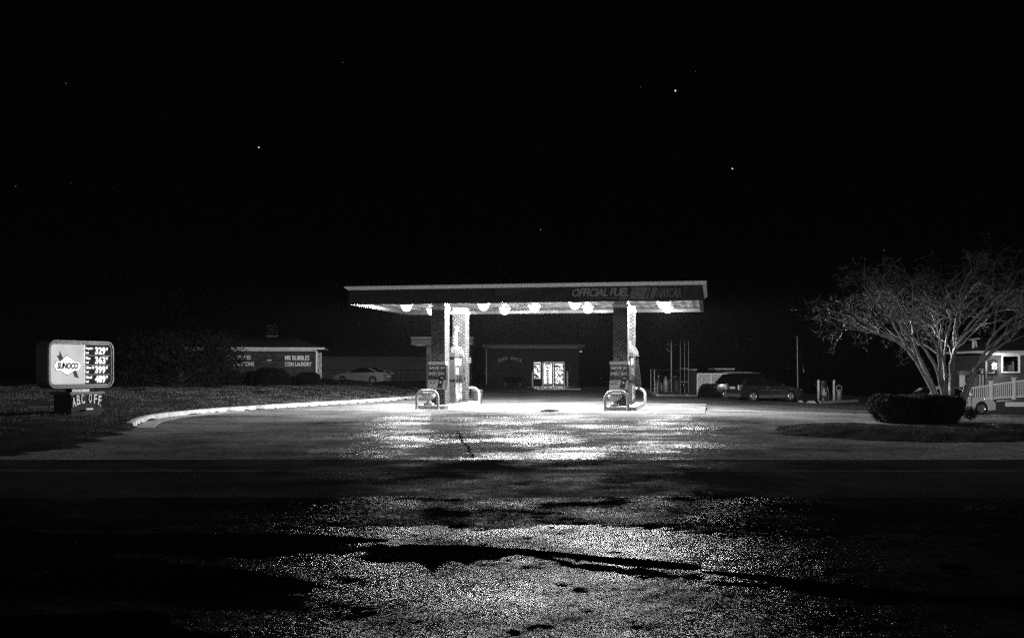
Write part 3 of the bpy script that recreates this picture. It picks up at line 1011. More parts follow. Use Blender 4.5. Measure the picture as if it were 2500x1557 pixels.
M['white_lit'] = emit('lit_white', 1.35, sampled=False)
M['dark_lit'] = emit('lit_dark', .03, .3, 5, sampled=False)
M['grey_lit'] = emit('lit_grey', .07, sampled=False)
M['ink_lit'] = emit('lit_ink', .004, sampled=False)
fx0, fx1, fz0, fz1 = .12, 2.48, zb + .12, zt - .12
n = rrect(fx0, fx1, fz0, fz1, .15)
sx_ = 1.38
MB().prism([(min(x, sx_), z) for x, z in n if x < 1.5][:0] + [(fx0 + .15, fz0), (sx_, fz0), (sx_, fz1), (fx0 + .15, fz1)] +
           [(x, z) for x, z in n if x < fx0 + .15 and z > 1.5] + [(x, z) for x, z in n if x < fx0 + .15 and z < 1.5], .0, .018).build('logo_panel', M['panel_lit'], sg)
MB().prism([(sx_ + .05, fz0), (fx1 - .15, fz0)] + [(x, z) for x, z in n if x > fx1 - .15 and z < 1.6] + [(x, z) for x, z in n if x > fx1 - .15 and z > 1.6] +
           [(fx1 - .15, fz1), (sx_ + .05, fz1)], .0, .018).build('price_panel', M['dark_lit'], sg)
MB().box(sx_, sx_ + .05, -.012, .018, fz0, fz1).build('divider', M['galv'], sg)
# emblem: arrow behind a diamond with a name bar
lg = MB()
ar = [(.30, 2.02), (.38, 2.00), (.40, 2.16), (.60, 1.92), (.52, 1.80)]
lg.prism([(.33, 1.99), (.43, 2.00), (.44, 2.14), (.56, 1.93), (.66, 1.80), (.52, 1.74)][::-1], -.008, .0)
lg.prism([(.93, 1.52), (1.02, 1.58), (1.09, 1.52), (1.19, 1.31), (1.0, 1.36), (1.0, 1.41)][::-1], -.008, .0)
lg.build('arrow', M['grey_lit'], sg)
dm = [(.72, 2.00), (1.02, 1.82), (1.17, 1.82), (1.22, 1.74), (1.28, 1.70), (1.22, 1.64), (1.17, 1.55), (1.02, 1.55), (.72, 1.42), (.46, 1.55), (.31, 1.55), (.26, 1.64),
      (.20, 1.70), (.26, 1.74), (.31, 1.82), (.46, 1.82)]
cxx, czz = .74, 1.69
MB().prism([(cxx + (x - cxx) * 1.04 + 0, czz + (z - czz) * 1.08) for x, z in dm][::-1], -.012, -.0085).build('emblem_outline', M['ink_lit'], sg)
MB().prism(dm[::-1], -.018, -.0125).build('emblem', M['white_lit'], sg)
x = MB(); add_text(x, 'SUNOCO', .33, 1.595, .82, .19, y=-.0185, depth=.004, offset=.045, shear=.2, spacing=.95)
x.build('emblem_lettering', M['ink_lit'], sg)
yy = -.001
for zc, lab, pr, lh in ((2.16, 'Regular', '329', .085), (1.865, 'Plus', '363', .085), (1.575, 'Ultra 93', '399', .085), (1.28, 'Diesel', '489', .085)):
    x = MB()
    wl_ = {'Regular': .30, 'Plus': .18, 'Ultra 93': .34, 'Diesel': .25}[lab]
    add_text(x, lab, 1.47, zc + .02, wl_, lh, y=yy, depth=.006, offset=.03)
    add_text(x, 'Self', 1.47, zc - .10, .12, .06, y=yy, depth=.006, offset=.03)
    add_text(x, pr, 1.85, zc - .115, .43, .23, y=yy, depth=.008, offset=.035, spacing=1.05)
    add_text(x, '9', 2.31, zc + .01, .07, .10, y=yy, depth=.008, offset=.03)
    x.build('price_lettering', M['white_lit'], sg)
x = MB()
for zc in (2.01, 1.72, 1.425): x.box(sx_ + .05, fx1, -.010, -.0005, zc - .012, zc + .012)
x.build('price_rail', M['dark'], sg)
# brick plinth
pl = MB().box(.86, 2.06, -.04, .66, -.1, .84).build('plinth', M['sign_brick'], sg)
cpz = MB().box(.76, 2.14, -.10, .74, .84, .90)
cpz.box(.80, 2.10, -.07, .71, .81, .84)
cpz.build('coping', M['dark'], pl)
MB().box(1.05, 1.75, .12, .36, .90, 1.02).build('neck', M['galv'], sg)
x = MB()
ch = 'A.B.C. OFF.'
words = [('A', 0), ('.', .115), ('B', .16), ('.', .275), ('C', .33), ('.', .445), ('O', .62), ('F', .82), ('F', .99), ('.', 1.08)]
for c_, s_ in words:
    k = (s_ - .52) / .52
    zc = .46 + .10 * (1 - k * k)
    big = c_ != '.'
    add_text(x, c_, .90 + s_ * 1.02, zc if big else zc - .005, .12 if big else .032, .29 if big else .04, y=-.045, depth=.02, offset=.012 if big else 0, rot=-k * .10 if big else 0, ref=None)
x.build('plinth_lettering', M['letter_white'], sg)
sl = thing('spotlight', 'small white spotlight bar under the letters on the sign plinth', 'spotlight', SO + Matrix.Rotation(SR, 3, 'Z') @ Vector((1.46, -.05, .37)), SR)
MB().tube([(-.14, -.10, 0), (.14, -.10, 0)], .03, 10).build('tube_housing', M['letter_white'], sl, smooth=50)
MB().box(-.02, .02, -.10, .008, -.015, .015).build('bracket', M['dark'], sl)

# ================================================================== BUILDINGS
# ---- convenience store at the back of the lot (local origin = front left corner at ground, x along the front)
SD = 92.0
def store():
    x0, x1 = (1189 - CX) / F * SD, (1413 - CX) / F * SD
    zg = -.0
    t = thing('convenience_store', 'low dark brick store with lit glass doors behind the canopy', 'store', (x0, SD, zg))
    W = x1 - x0
    k = SD / F
    def X(px): return (px - CX) * k - x0
    def Z(py): return HC - (py - HY) * k - zg
    wx0, wx1, wz0, wz1 = X(1304.5), X(1319), Z(923), Z(884.5)
    dx0, dx1, dz1 = X(1325.5), X(1377), Z(883)
    H = Z(849)
    th = .25
    w = MB()
    w.box(0, wx0, 0, th, 0, H); w.box(wx0, wx1, 0, th, 0, wz0); w.box(wx0, wx1, 0, th, wz1, H); w.box(wx1, dx0, 0, th, 0, H)
    w.box(dx0, dx1, 0, th, dz1, H); w.box(dx1, W, 0, th, 0, H)
    w.box(0, th, th, 9, 0, H); w.box(W - th, W, th, 9, 0, H); w.box(th, W - th, 9 - th, 9, 0, H)
    w.build('wall', M['shop_brick'], t)
    # eaves board and frieze
    MB().box(X(1178.5), X(1427), -.55, 9.5, Z(846.5), Z(841.5)).build('eaves', M['grey_trim'], t)
    MB().box(0, W, -.03, -.003, Z(849.5), Z(847)).build('frieze', M['trim'], t)
    r = MB()
    a0, a1, b0, b1 = X(1178.5) + .02, X(1427) - .02, -.53, 9.48
    zr = Z(841.5)
    r.add([(a0, b0, zr), (a1, b0, zr), (a1, b1, zr), (a0, b1, zr), (a0 + 3.5, 4.5, zr + 1.1), (a1 - 3.5, 4.5, zr + 1.1)],
          [(0, 1, 5, 4), (1, 2, 5), (2, 3, 4, 5), (3, 0, 4), (3, 2, 1, 0)])
    r.build('roof', M['roof'], t)
    d = MB()
    for px in (1187.5,):
        d.tube([(X(1180), -.45, Z(846)), (X(px), -.05, Z(852)), (X(px), -.05, Z(939))], .05, 8)
    d.build('downpipe', M['galv'], t, smooth=50)
    MB().tube([(X(1424), -.45, Z(846)), (X(1415), -.05, Z(852))], .05, 8).build('downpipe', M['grey_trim'], t, smooth=50)
    # letters in an arch
    lt = MB()
    s = 'BEER SHACK'
    for i, c_ in enumerate(s):
        if c_ == ' ': continue
        u = (i - 4.5) / 4.5
        px = 1218 + i * 5.65
        add_text(lt, c_, X(px), Z(883.5 - 6 * (1 - u * u) + 0), .14, .28, y=-.003, depth=.03, rot=-u * .25)
    lt.build('lettering', M['letter_dim'], t)
    # window with posters
    wf = rim(wx0 - .06, wx1 + .06, wz0 - .06, wz1 + .06, .01, .06, -.04, .05).build('window', M['galv'], t)
    MB().box(wx0, wx1, .06, .07, wz0, wz1).build('pane', M['glass'], wf)
    ps = MB()
    ps.box(wx0 + .04, wx1 - .02, .075, .08, wz1 - .2, wz1 - .1)
    ps.box(wx0 + .12, wx0 + .17, .075, .08, wz0 + .65, wz0 + .9); ps.box(wx0 + .24, wx0 + .36, .075, .08, wz0 + .62, wz0 + .9)
    ps.prism([(wx0 + .05, wz0 + .03), (wx1 - .06, wz0 + .03), (wx0 + .36, wz0 + .15), (wx0 + .22, wz0 + .38), (wx0 + .14, wz0 + .15)], .075, .08)
    ps.build('window_posters', M['ink_black'], wf)
    # double door
    dc = (dx0 + dx1) / 2
    for s_ in (0, 1):
        a, b_ = (dx0, dc - .012) if s_ == 0 else (dc + .012, dx1)
        fr = MB()
        st = .07 if s_ == 0 else .07
        fr.box(a, a + st, .02, .09, .02, dz1 - .08); fr.box(b_ - st, b_, .02, .09, .02, dz1 - .08)
        fr.box(a + st, b_ - st, .02, .09, dz1 - .15, dz1 - .08); fr.box(a + st, b_ - st, .02, .09, .02, .25)
        fr.box(*((b_ - .13, b_ - st) if s_ == 0 else (a + st, a + .13)), .03, .08, .25, dz1 - .15)
        dr = fr.build('door', M['dark'], t)
        MB().box(a + st, b_ - st, .05, .058, .25, dz1 - .15).build('door_pane', M['glass'], dr)
        hb = MB().tube([((b_ - .10) if s_ == 0 else (a + .10), -.0, .95), ((b_ - .10) if s_ == 0 else (a + .10), -.03, 1.0), ((b_ - .10) if s_ == 0 else (a + .10), -.03, 1.3), ((b_ - .10) if s_ == 0 else (a + .10), .0, 1.35)], .015, 6)
        hb.build('handle', M['black'], dr)
        q = MB()
        r2 = random.Random(9)
        if s_ == 1:
            for iz in range(4):
                zz = .42 + iz * .36
                for ix in range(3):
                    x = a + .10 + ix * .2
                    if r2.random() < .6:
                        q.box(x + r2.uniform(0, .03), x + .09 + r2.uniform(0, .07), .042, .048, zz, zz + r2.uniform(.12, .30))
            q.box(a + .12, a + .42, .042, .048, dz1 - .48, dz1 - .28)
            q.box(a + .08, a + .12, .036, .041, .5, 1.7)
        else:
            for iz in range(6):
                zz = .28 + iz * .21
                wv_ = .16 + .03 * r2.random()
                q.box(a + .50 - wv_, a + .52, .042, .048, zz, zz + .16)
        q.build('door_posters', M['poster_grey'], dr)
    fm = MB()
    fm.box(dx0 - .05, dx0 - .002, -.02, .1, 0, dz1); fm.box(dx1 + .002, dx1 + .05, -.02, .1, 0, dz1); fm.box(dx0 - .05, dx1 + .05, -.02, .1, dz1 - .075, dz1 - .002)
    fm.build('door_frame', M['galv'], t)
    # room behind the doors
    rm = MB()
    rx0, rx1, ry1 = wx0 - .8, min(W - .3, dx1 + 1.5), 5.0
    rm.box(rx0, rx1, ry1, ry1 + .05, 0, 2.7); rm.box(rx0 - .05, rx0, th + .02, ry1, 0, 2.7); rm.box(rx1, rx1 + .05, th + .02, ry1, 0, 2.7)
    rm.box(rx0, rx1, th + .02, ry1, .0, .03); rm.box(rx0, rx1, th + .02, ry1, 2.66, 2.7)
    rm.build('room', M['white_paint'], t)
    li = MB()
    li.box(wx0 - .3, dx1 + .6, 1.0, 1.4, 2.60, 2.645); li.box(wx0 - .3, dx1 + .6, 3.0, 3.4, 2.60, 2.645)
    li.build('room_light', M['room_lamp'], t)
    for yv in (1.2, 3.2):
        al = bpy.data.lights.new('tube_light', 'AREA'); al.shape = 'RECTANGLE'; al.size = dx1 - wx0 + .9; al.size_y = .4; al.energy = 260
        ao = bpy.data.objects.new('tube_light', al); COL.objects.link(ao); ao.parent = t; ao.location = ((wx0 - .3 + dx1 + .6) / 2, yv, 2.585)
    # shelves with goods
    r3 = random.Random(21)
    sh = MB(); gd = MB()
    for (a, b_, yv) in ((dc + .15, dx1 + .3, 1.6), (dx0 + .35, dc - .3, 2.2), (wx0 - .1, wx1 + .1, 1.0)):
        for iz in range(5):
            z0 = .15 + iz * .38
            sh.box(a, b_, yv, yv + .4, z0, z0 + .03)
            x = a
            while x < b_ - .06:
                w_ = r3.uniform(.05, .14)
                if r3.random() < .5: gd.box(x, x + w_ * .85, yv + .03, yv + .25, z0 + .03, z0 + .03 + r3.uniform(.1, .3))
                x += w_
    sf = sh.build('shelf', M['old_white'], t)
    gd.build('goods', M['goods'], sf)
    return t, x0, X, Z, dx0, dx1, dz1
M['poster_grey'] = plain('poster_grey', .04, .5, var=.8, scale=14)
M['goods'] = plain('packaged_goods', .12, .5, var=.9, scale=11)
M['room_lamp'] = emit('room_lamp', 8.0, sampled=False)
st, sx0, SX, SZ, dX0, dX1, dZ1 = store()
hw = thing('heart_wreath', 'dark heart-shaped wreath hung on the left store door', 'wreath', (sx0 + SX(1338), SD - .02, SZ(892.5)))
pts = []
for i in range(29):
    a = 2 * PI * i / 28
    pts.append((.23 * (math.sin(a) ** 3), 0, .015 * (13 * math.cos(a) - 5 * math.cos(2 * a) - 2 * math.cos(3 * a) - math.cos(4 * a))))
MB().tube(pts, .035, 8, caps=False).build('ring', M['black'], hw, smooth=60)
MB().tube([(.02, 0, .12), (.05, 0, .02), (.0, 0, -.03), (-.05, 0, .0)], .014, 6).build('ribbon', M['dark'], hw, smooth=60)
sb = MB().slab([((1310 - CX) / F * 79, 79), ((1418 - CX) / F * 79, 79), ((1404 - CX) / F * 90, 90), (sx0 + SX(1390), SD - .02), (sx0 + SX(1298), SD - .02), ((1298 - CX) / F * 88, 88)], -.05, .04)  # apron outline and pale tone carry the doors' pool of light
struct(sb.build('door_light_apron', plain('light_pool_concrete', .5, .3, var=.35, scale=1.5, bump=.3), uv=False), 'concrete apron paled and stretched into the pool of light before the store doors')
for px, lb in ((1300, 'grey steel bollard left of the store window'), (1385.5, 'grey steel bollard right of the store doors')):
    t = thing('post_bollard', lb, 'bollard', ((px - CX) / F * (SD - .5), SD - .5, .0), 0, 'round bollards by the store doors')
    MB().lathe([(.075, 0), (.075, 1.33), (.06, 1.375), (.02, 1.39)], 14).build('post', M['galv'], t, smooth=50)
    MB().lathe([(.12, .05), (.12, .062), (.08, .07)], 14).build('flange', M['steel'], t, smooth=40)
t = thing('bench', 'dark bench against the brick wall under the BEER SHACK letters', 'bench', ((1252 - CX) / F * (SD - .5), SD - .6, .0))
MB().box(-.75, .75, -.05, .35, .40, .46).build('seat', M['tar'], t)
MB().box(-.75, .75, .36, .41, .47, .86).build('backrest', M['tar'], t)
for s_ in (-.65, .65): MB().box(s_ - .04, s_ + .04, -.02, .34, 0, .399).build('leg', M['dark'], t)
def wall_lamp(px, py, D, lb):
    t = thing('wall_lamp', lb, 'lamp', P(px, py, D), 0)
    MB().box(-.12, .12, -.05, .15, -.02, .10).build('housing', M['dark'], t)
    MB().box(-.09, .09, -.045, .08, -.05, -.021).build('bulb', emit('dim_bulb', 1.4), t)
wall_lamp(1418, 857, SD - .2, 'small lit lamp under the right end of the store eaves')

# ---- brick service building behind the left columns
BD = 72.0
def B(px): return (px - CX) / F * BD
bx0 = B(1041)
kk = BD / F
t = thing('service_building', 'brick building with deep dark overhanging roof edge behind the left columns', 'building', (bx0, BD, 0))
def BZ(py): return HC - (py - HY) * kk
bw_ = B(1145) - bx0
MB().box(0, .55, 0, 6, 0, BZ(843)).build('pier', M['wall_brick'], t)
MB().box(.55, bw_, .35, 6, 0, BZ(843)).build('wall', M['dark'], t)
MB().box(B(1007) - bx0, bw_ + .3, -.9, 6.6, BZ(843), BZ(825.5)).build('fascia', plain('grey_board', .07, .6), t)
MB().box(B(1007) - bx0 - .04, bw_ + .34, -.94, 6.64, BZ(825.5), BZ(824)).build('gutter_edge', M['trim'], t)
MB().box(B(1007) - bx0 + .3, -.05, -.7, 5.8, BZ(843) - .03, BZ(843) - .004).build('soffit_panel', M['white_paint'], t)
r = MB(); a0, a1 = B(1007) - bx0, bw_ + .3
r.add([(a0, -.9, BZ(824)), (a1, -.9, BZ(824)), (a1, 6.6, BZ(824)), (a0, 6.6, BZ(824)), (a0 + 2, 3, BZ(824) + .8), (a1, 3, BZ(824) + .8)],
      [(0, 1, 5, 4), (1, 2, 5), (2, 3, 4, 5), (3, 0, 4), (3, 2, 1, 0)])
r.build('roof', M['roof'], t)
eb = thing('meter_box', 'small grey meter box on the wall left of the store', 'meter box', (B(1147), BD - .3, BZ(886)))
MB().box(-.1, .1, 0, .16, 0, .38).build('case', M['galv'], eb)
MB().tube([(0, .05, 0), (0, .05, -BZ(886))], .03, 8).build('post', M['dark'], eb)

# ---- long corrugated metal shed far behind on the left
SHD = 100.0
def S(px): return (px - CX) / F * SHD
ks = SHD / F
t = thing('metal_shed', 'long low corrugated metal shed standing far behind the left car', 'shed', (S(780), SHD, gz(-15, SHD)))
zb0 = HC - ks * 0 - gz(-15, SHD)
top = HC + (900 - 868) * ks - gz(-15, SHD); mid = HC - 2 * ks - gz(-15, SHD)
L_ = S(1040) - S(780)
w = MB()
x = 0
while x < L_:
    w.box(x, x + .14, 0, .05, mid, top); w.box(x + .14, x + .30, .03, .08, mid, top); x += .30
w.build('cladding', plain('shed_metal', .018, .5, metal=.3, var=.3), t)
MB().box(-.2, L_ + .2, .35, 7, 0, top - .02).build('inner_wall', M['black'], t)
for i in range(9): MB().box(i * L_ / 8 - .07, i * L_ / 8 + .07, .10, .24, 0, mid).build('post', M['dark'], t)
MB().add([(-.4, -.4, top), (L_ + .4, -.4, top), (L_ + .4, 7, top + .9), (-.4, 7, top + .9), (-.4, -.4, top + .06), (L_ + .4, -.4, top + .06), (L_ + .4, 7, top + .96), (-.4, 7, top + .96)],
         [(3, 2, 1, 0), (4, 5, 6, 7), (0, 1, 5, 4), (1, 2, 6, 5), (2, 3, 7, 6), (3, 0, 4, 7)]).build('roof', M['roof'], t)

# ---- laundry on the left
LD = 70.0
kl = LD / F
lx1 = (773 - CX) * kl
lz = .43
LR = math.radians(8)
t = thing('laundry_building', 'long low laundry with hipped roof and white wall lettering behind the bushes', 'building', (lx1, LD, lz), LR)
laundry = t
LW = 9.4
def LX(px):      # distance along the front from its right corner (negative = left)
    s = 0
    for _ in range(30):
        yD = LD + math.sin(LR) * s
        s = ((px - CX) / F * yD - lx1) / math.cos(LR)
    return s
def LZ(py): return HC - (py - HY) * kl - lz
HL = LZ(857)
MB().box(-LW, 0, 0, 5.5, -.3, HL).build('wall', M['laundry_wall'], t)
MB().box(-LW - .3, 0, -.03, -.003, LZ(857), LZ(853.5)).build('frieze', M['trim'], t)
MB().box(-LW - .6, .55, -.45, 6.0, LZ(853), LZ(848.5)).build('eaves', M['trim'], t)
r = MB()
a0, a1, zr = -LW - .58, .53, LZ(848.5)
r.add([(a0, -.43, zr), (a1, -.43, zr), (a1, 5.98, zr), (a0, 5.98, zr), (a0 + 2.6, 2.8, LZ(815) + .15), (a1 - 2.9, 2.8, LZ(818) + .1)],
      [(0, 1, 5, 4), (1, 2, 5), (2, 3, 4, 5), (3, 0, 4), (3, 2, 1, 0)])
rf = r.build('roof', M['roof'], t)
cu = MB()
ca, cb = LX(646) * 1.03, LX(673) * 1.03
cmid = (ca + cb) / 2
zc0 = LZ(826)
cu.box(ca - .02, cb + .02, 2.3, 3.1, zc0, zc0 + .28)
for q in (ca + .03, cb - .09): cu.box(q, q + .06, 2.33, 3.07, zc0 + .28, zc0 + .98)
cu.box(ca, cb, 2.30, 3.1, zc0 + .96, zc0 + 1.03)
cup = cu.build('cupola', plain('cupola_paint', .5, .6), rf)
q = MB()
for i in range(9): q.box(ca + .10, cb - .10, 2.36, 2.40, zc0 + .30 + i * .075, zc0 + .35 + i * .075)
q.box(ca + .1, cb - .1, 2.42, 3.0, zc0 + .28, zc0 + .96)
q.build('cupola_louvre', M['steel'], rf)
MB().add([(ca - .06, 2.24, zc0 + 1.03), (cb + .06, 2.24, zc0 + 1.03), (cb + .06, 3.16, zc0 + 1.03), (ca - .06, 3.16, zc0 + 1.03), (cmid, 2.7, zc0 + 1.3)],
         [(0, 1, 4), (1, 2, 4), (2, 3, 4), (3, 0, 4), (3, 2, 1, 0)]).build('cupola_cap', M['roof'], rf)
def ltx(s, pa, pb, ya, yb):
    lt = MB()
    add_text(lt, s, LX(pa), LZ(yb), LX(pb) - LX(pa), LZ(ya) - LZ(yb), y=-.005, depth=.04, offset=.008)
    lt.build('lettering', M['letter_white'], t)
ltx('MR BUBBLES', 696, 755, 868, 879); ltx('COIN LAUNDRY', 696, 760.5, 883.5, 893.5)
ltx('OPEN SPACES', 551, 612, 868, 877.5); ltx('SOLUTIONS', 569, 620, 883.5, 893)
MB().box(LX(652), LX(663), -.06, -.002, LZ(880), LZ(878.5)).build('vent', M['letter_white'], t)
MB().box(LX(656), LX(662), -.06, -.002, LZ(886), LZ(884.5)).build('vent', M['grey_trim'], t)
# bright trims and pipes at the right corner
MB().box(-.05, .07, -.05, .07, 0, HL).build('corner_board', M['white_paint'], t)
d = MB(); d.tube([(.10, .9, LZ(861)), (.10, .9, LZ(868))], .06, 8); d.tube([(.10, .9, LZ(870)), (.10, .9, LZ(898)), (.16, .9, LZ(900)), (.16, .9, LZ(905)), (.1, .9, LZ(909)), (.1, .9, .3)], .05, 8)
d.build('downpipe', M['white_paint'], t, smooth=50)
MB().tube([(.12, 3.6, LZ(858)), (.12, 3.6, .0)], .06, 8).build('downpipe', M['white_paint'], t, smooth=50)
lk = MB().box((787 - CX) / F * 76, (832 - CX) / F * 77, 76.2, 76.5, 0.2, .62)
struct(lk.build('low_kerb', M['kerb'], uv=False), 'short pale kerb end beside the laundry')

# ---- house on the right with a ramp
HD = 62.0
kh = HD / F
hx0 = (2407 - CX) * kh
hg = gz(hx0, HD)
t = thing('clapboard_house', 'dark clapboard house with lit window behind the white ramp railing', 'house', (hx0, HD, hg), math.radians(-4))
def HX(px): return (px - CX) * kh - hx0
def HZ(py): return HC - (py - HY) * kh - hg
HH = HZ(866)
wa, wb, wz0, wz1 = HX(2446), HX(2484), HZ(907), HZ(869.5)
wl_ = MB()
WW = 8.5
z = .0
while z < HH - .01:
    z1 = min(z + .105, HH)
    spans = [(0, WW)] if (z1 <= wz0 or z >= wz1) else [(0, wa), (wb, WW)]
    for a, b_ in spans:
        wl_.add([(a, -.035, z), (b_, -.035, z), (b_, -.012, z1), (a, -.012, z1), (a, .1, z), (b_, .1, z), (b_, .1, z1), (a, .1, z1)],
                [(0, 1, 2, 3), (7, 6, 5, 4), (0, 4, 5, 1), (3, 2, 6, 7), (0, 3, 7, 4), (1, 5, 6, 2)])
    z = z1
wl_.box(0, .1, .1, 6, 0, HH); wl_.box(WW - .1, WW, .1, 6, 0, HH); wl_.box(.1, WW - .1, 5.9, 6, 0, HH)
wl_.build('wall', M['siding'], t)
MB().box(-.04, .06, -.05, .05, .0, HH).build('corner_board', M['grey_trim'], t)
MB().box(-.02, WW, -.06, -.04, HZ(866.5), HZ(862)).build('frieze', M['white_paint'], t)
MB().box(HX(2377), WW + .6, -.7, 6.5, HZ(861.5), HZ(856.5)).build('eaves', M['trim'], t)
r = MB(); a0, a1, zr = HX(2377) + .02, WW + .58, HZ(856.5)
r.add([(a0, -.68, zr), (a1, -.68, zr), (a1, 6.48, zr), (a0, 6.48, zr), (a0 + 3.2, 2.9, zr + 1.25), (a1 - 3, 2.9, zr + 1.25)],
      [(0, 1, 5, 4), (1, 2, 5), (2, 3, 4, 5), (3, 0, 4), (3, 2, 1, 0)])
rf = r.build('roof', M['roof'], t)
vz = HZ(851)
v = MB()
v.prism([(HX(2394), vz + .55), (HX(2412), vz + .62), (HX(2410), vz + .70), (HX(2395), vz + .64)], 1.2, 1.9)
v.tube([(HX(2400), 1.5, vz), (HX(2400), 1.5, vz + .58)], .09, 10); v.tube([(HX(2407), 1.4, vz + .1), (HX(2404), 1.5, vz + .6)], .05, 8)
v.build('roof_vent', M['old_white'], rf, smooth=40)
wf = rim(wa - .07, wb + .07, wz0 - .07, wz1 + .07, .01, .07, -.08, .02).build('window', M['white_paint'], t)
MB().box(wa, wb, .03, .04, wz0, wz1).build('pane', M['glass'], wf)
rb = MB()
rb.box(wa - .1, wb + .1, 1.2, 1.25, wz0 - .4, wz1 + .3)
rb.build('inner_wall', M['siding'], t)
ob = MB()
for a, b_, z0, z1 in ((.05, .38, .05, .30), (.48, .62, .02, .40), (.62, .78, .0, .42), (.80, .88, .05, .62), (.08, .30, .32, .44)):
    ob.box(wa + a, wa + b_, .5, .7, wz0 + z0, wz0 + z1)
ob.build('window_things', M['white_paint'], t)
MB().box(wa + .1, wb - .1, .3, .9, wz1 + .22, wz1 + .26).build('ceiling_light', emit('house_light', 14.0), t)
# porch pieces left of the wall
pc = MB()
pc.box(HX(2360), HX(2372), 1.0, 1.15, HZ(945), HZ(905)); pc.box(HX(2397), HX(2407) - .06, .2, .4, HZ(945), HZ(900))
pc.build('porch_post', M['trim'], t)
MB().box(HX(2358), HX(2383), .9, 1.4, HZ(915), HZ(905)).build('porch_rail_board', M['grey_trim'], t)
MB().box(HX(2379), HX(2400), .6, .7, HZ(943), HZ(913)).build('porch_panel', M['grey_trim'], t)
# lantern and post box
lan = thing('wall_lantern', 'small lit lantern on the clapboard wall left of the house window', 'lantern', (hx0 + HX(2422), HD - .25, hg + HZ(902)))
MB().box(-.13, .13, -.06, .06, 0, .38).build('lantern_glass', emit('lantern_glow', .32, .6, 12), lan)
MB().lathe([(.16, .382), (.08, .45), (.02, .5)], 8).build('lantern_cap', M['galv'], lan)
x = MB()
for a in (-.13, -.05, .04, .12): x.box(a, a + .012, -.068, -.061, 0, .38)
x.box(-.01, .01, -.02, .02, -.2, 0); x.box(-.35, .0, -.01, .01, -.2, -.18)
x.build('lantern_bars', M['galv'], lan)
ll = bpy.data.lights.new('lantern_bulb', 'POINT'); ll.energy = 90; ll.shadow_soft_size = .06
lb_ = bpy.data.objects.new('lantern_bulb', ll); COL.objects.link(lb_); lb_.parent = lan; lb_.location = (0, -.22, .3)
mbx = thing('post_box', 'black box with two white marks beside the house corner', 'post box', (hx0 + HX(2391), HD - .3, hg + HZ(914)))
MB().box(-.13, .13, -.05, .1, 0, .30).build('case', M['black'], mbx)
MB().box(-.05, .05, -.058, -.051, .17, .21).box(-.05, .05, -.058, -.051, .09, .13).build('mark', M['ink_white'], mbx)
MB().box(-.03, .03, 0, .06, -HZ(914), -.002).build('post', M['dark'], mbx)

# ramp with railing
RD = 58.0
kr = RD / F
rg = gz((2420 - CX) * kr, RD)
t = thing('ramp_railing', 'white balustrade climbing along the ramp in front of the house', 'railing', ((2357 - CX) * kr, RD, 0), math.radians(-2))
rx0 = (2357 - CX) * kr
def RX(px): return (px - CX) * kr - rx0
def RZ(py): return HC - (py - HY) * kr
def topz(x): return RZ(947) + (RZ(926) - RZ(947)) * (x / RX(2500))
def botz(x): return RZ(977) + (RZ(969) - RZ(977)) * (x / RX(2500))
Lr = RX(2560)
tp = MB()
tp.add([(0, -.05, topz(0) - .09), (Lr, -.05, topz(Lr) - .09), (Lr, .05, topz(Lr) - .09), (0, .05, topz(0) - .09),
        (0, -.05, topz(0)), (Lr, -.05, topz(Lr)), (Lr, .05, topz(Lr)), (0, .05, topz(0))],
       [(0, 3, 2, 1), (4, 5, 6, 7), (0, 1, 5, 4), (1, 2, 6, 5), (2, 3, 7, 6), (3, 0, 4, 7)])
tp.build('top_rail', M['white_paint'], t)
bt = MB()
bt.add([(0, -.05, botz(0)), (Lr, -.05, botz(Lr)), (Lr, .05, botz(Lr)), (0, .05, botz(0)),
        (0, -.05, botz(0) + .09), (Lr, -.05, botz(Lr) + .09), (Lr, .05, botz(Lr) + .09), (0, .05, botz(0) + .09)],
       [(0, 3, 2, 1), (4, 5, 6, 7), (0, 1, 5, 4), (1, 2, 6, 5), (2, 3, 7, 6), (3, 0, 4, 7)])
bt.build('bottom_rail', M['white_paint'], t)
x = .10
posts = [RX(2365), RX(2418), RX(2473), RX(2532)]
nb = 0
while x < Lr and nb < 60:
    if all(abs(x - p) > .12 for p in posts):
        MB().box(x - .02, x + .02, -.02, .02, botz(x) + .09, topz(x) - .09).build('baluster', M['white_paint'], t); nb += 1
    x += .115
for p in posts:
    q = MB().box(p - .075, p + .075, -.075, .075, botz(p) - .08, topz(p) + .17).build('post', M['white_paint'], t)
    MB().box(p - .12, p + .12, -.12, .12, topz(p) + .17, topz(p) + .21).build('post_cap', M['white_paint'], q)
t = thing('ramp', 'concrete access ramp rising behind the railing to the house door', 'ramp', (rx0, RD + .15, 0), math.radians(-2))
MB().add([(0, 0, rg - .2), (Lr, 0, rg - .2), (Lr, 1.6, rg - .2), (0, 1.6, rg - .2), (0, 0, RZ(984)), (Lr, 0, RZ(974)), (Lr, 1.6, RZ(974)), (0, 1.6, RZ(984))],
         [(0, 3, 2, 1), (4, 5, 6, 7), (0, 1, 5, 4), (1, 2, 6, 5), (2, 3, 7, 6), (3, 0, 4, 7)]).build('deck', M['dark'], t)
MB().box(RX(2455), Lr, -.18, -.05, RZ(992), RZ(981)).build('skirt_board', M['white_paint'], t)

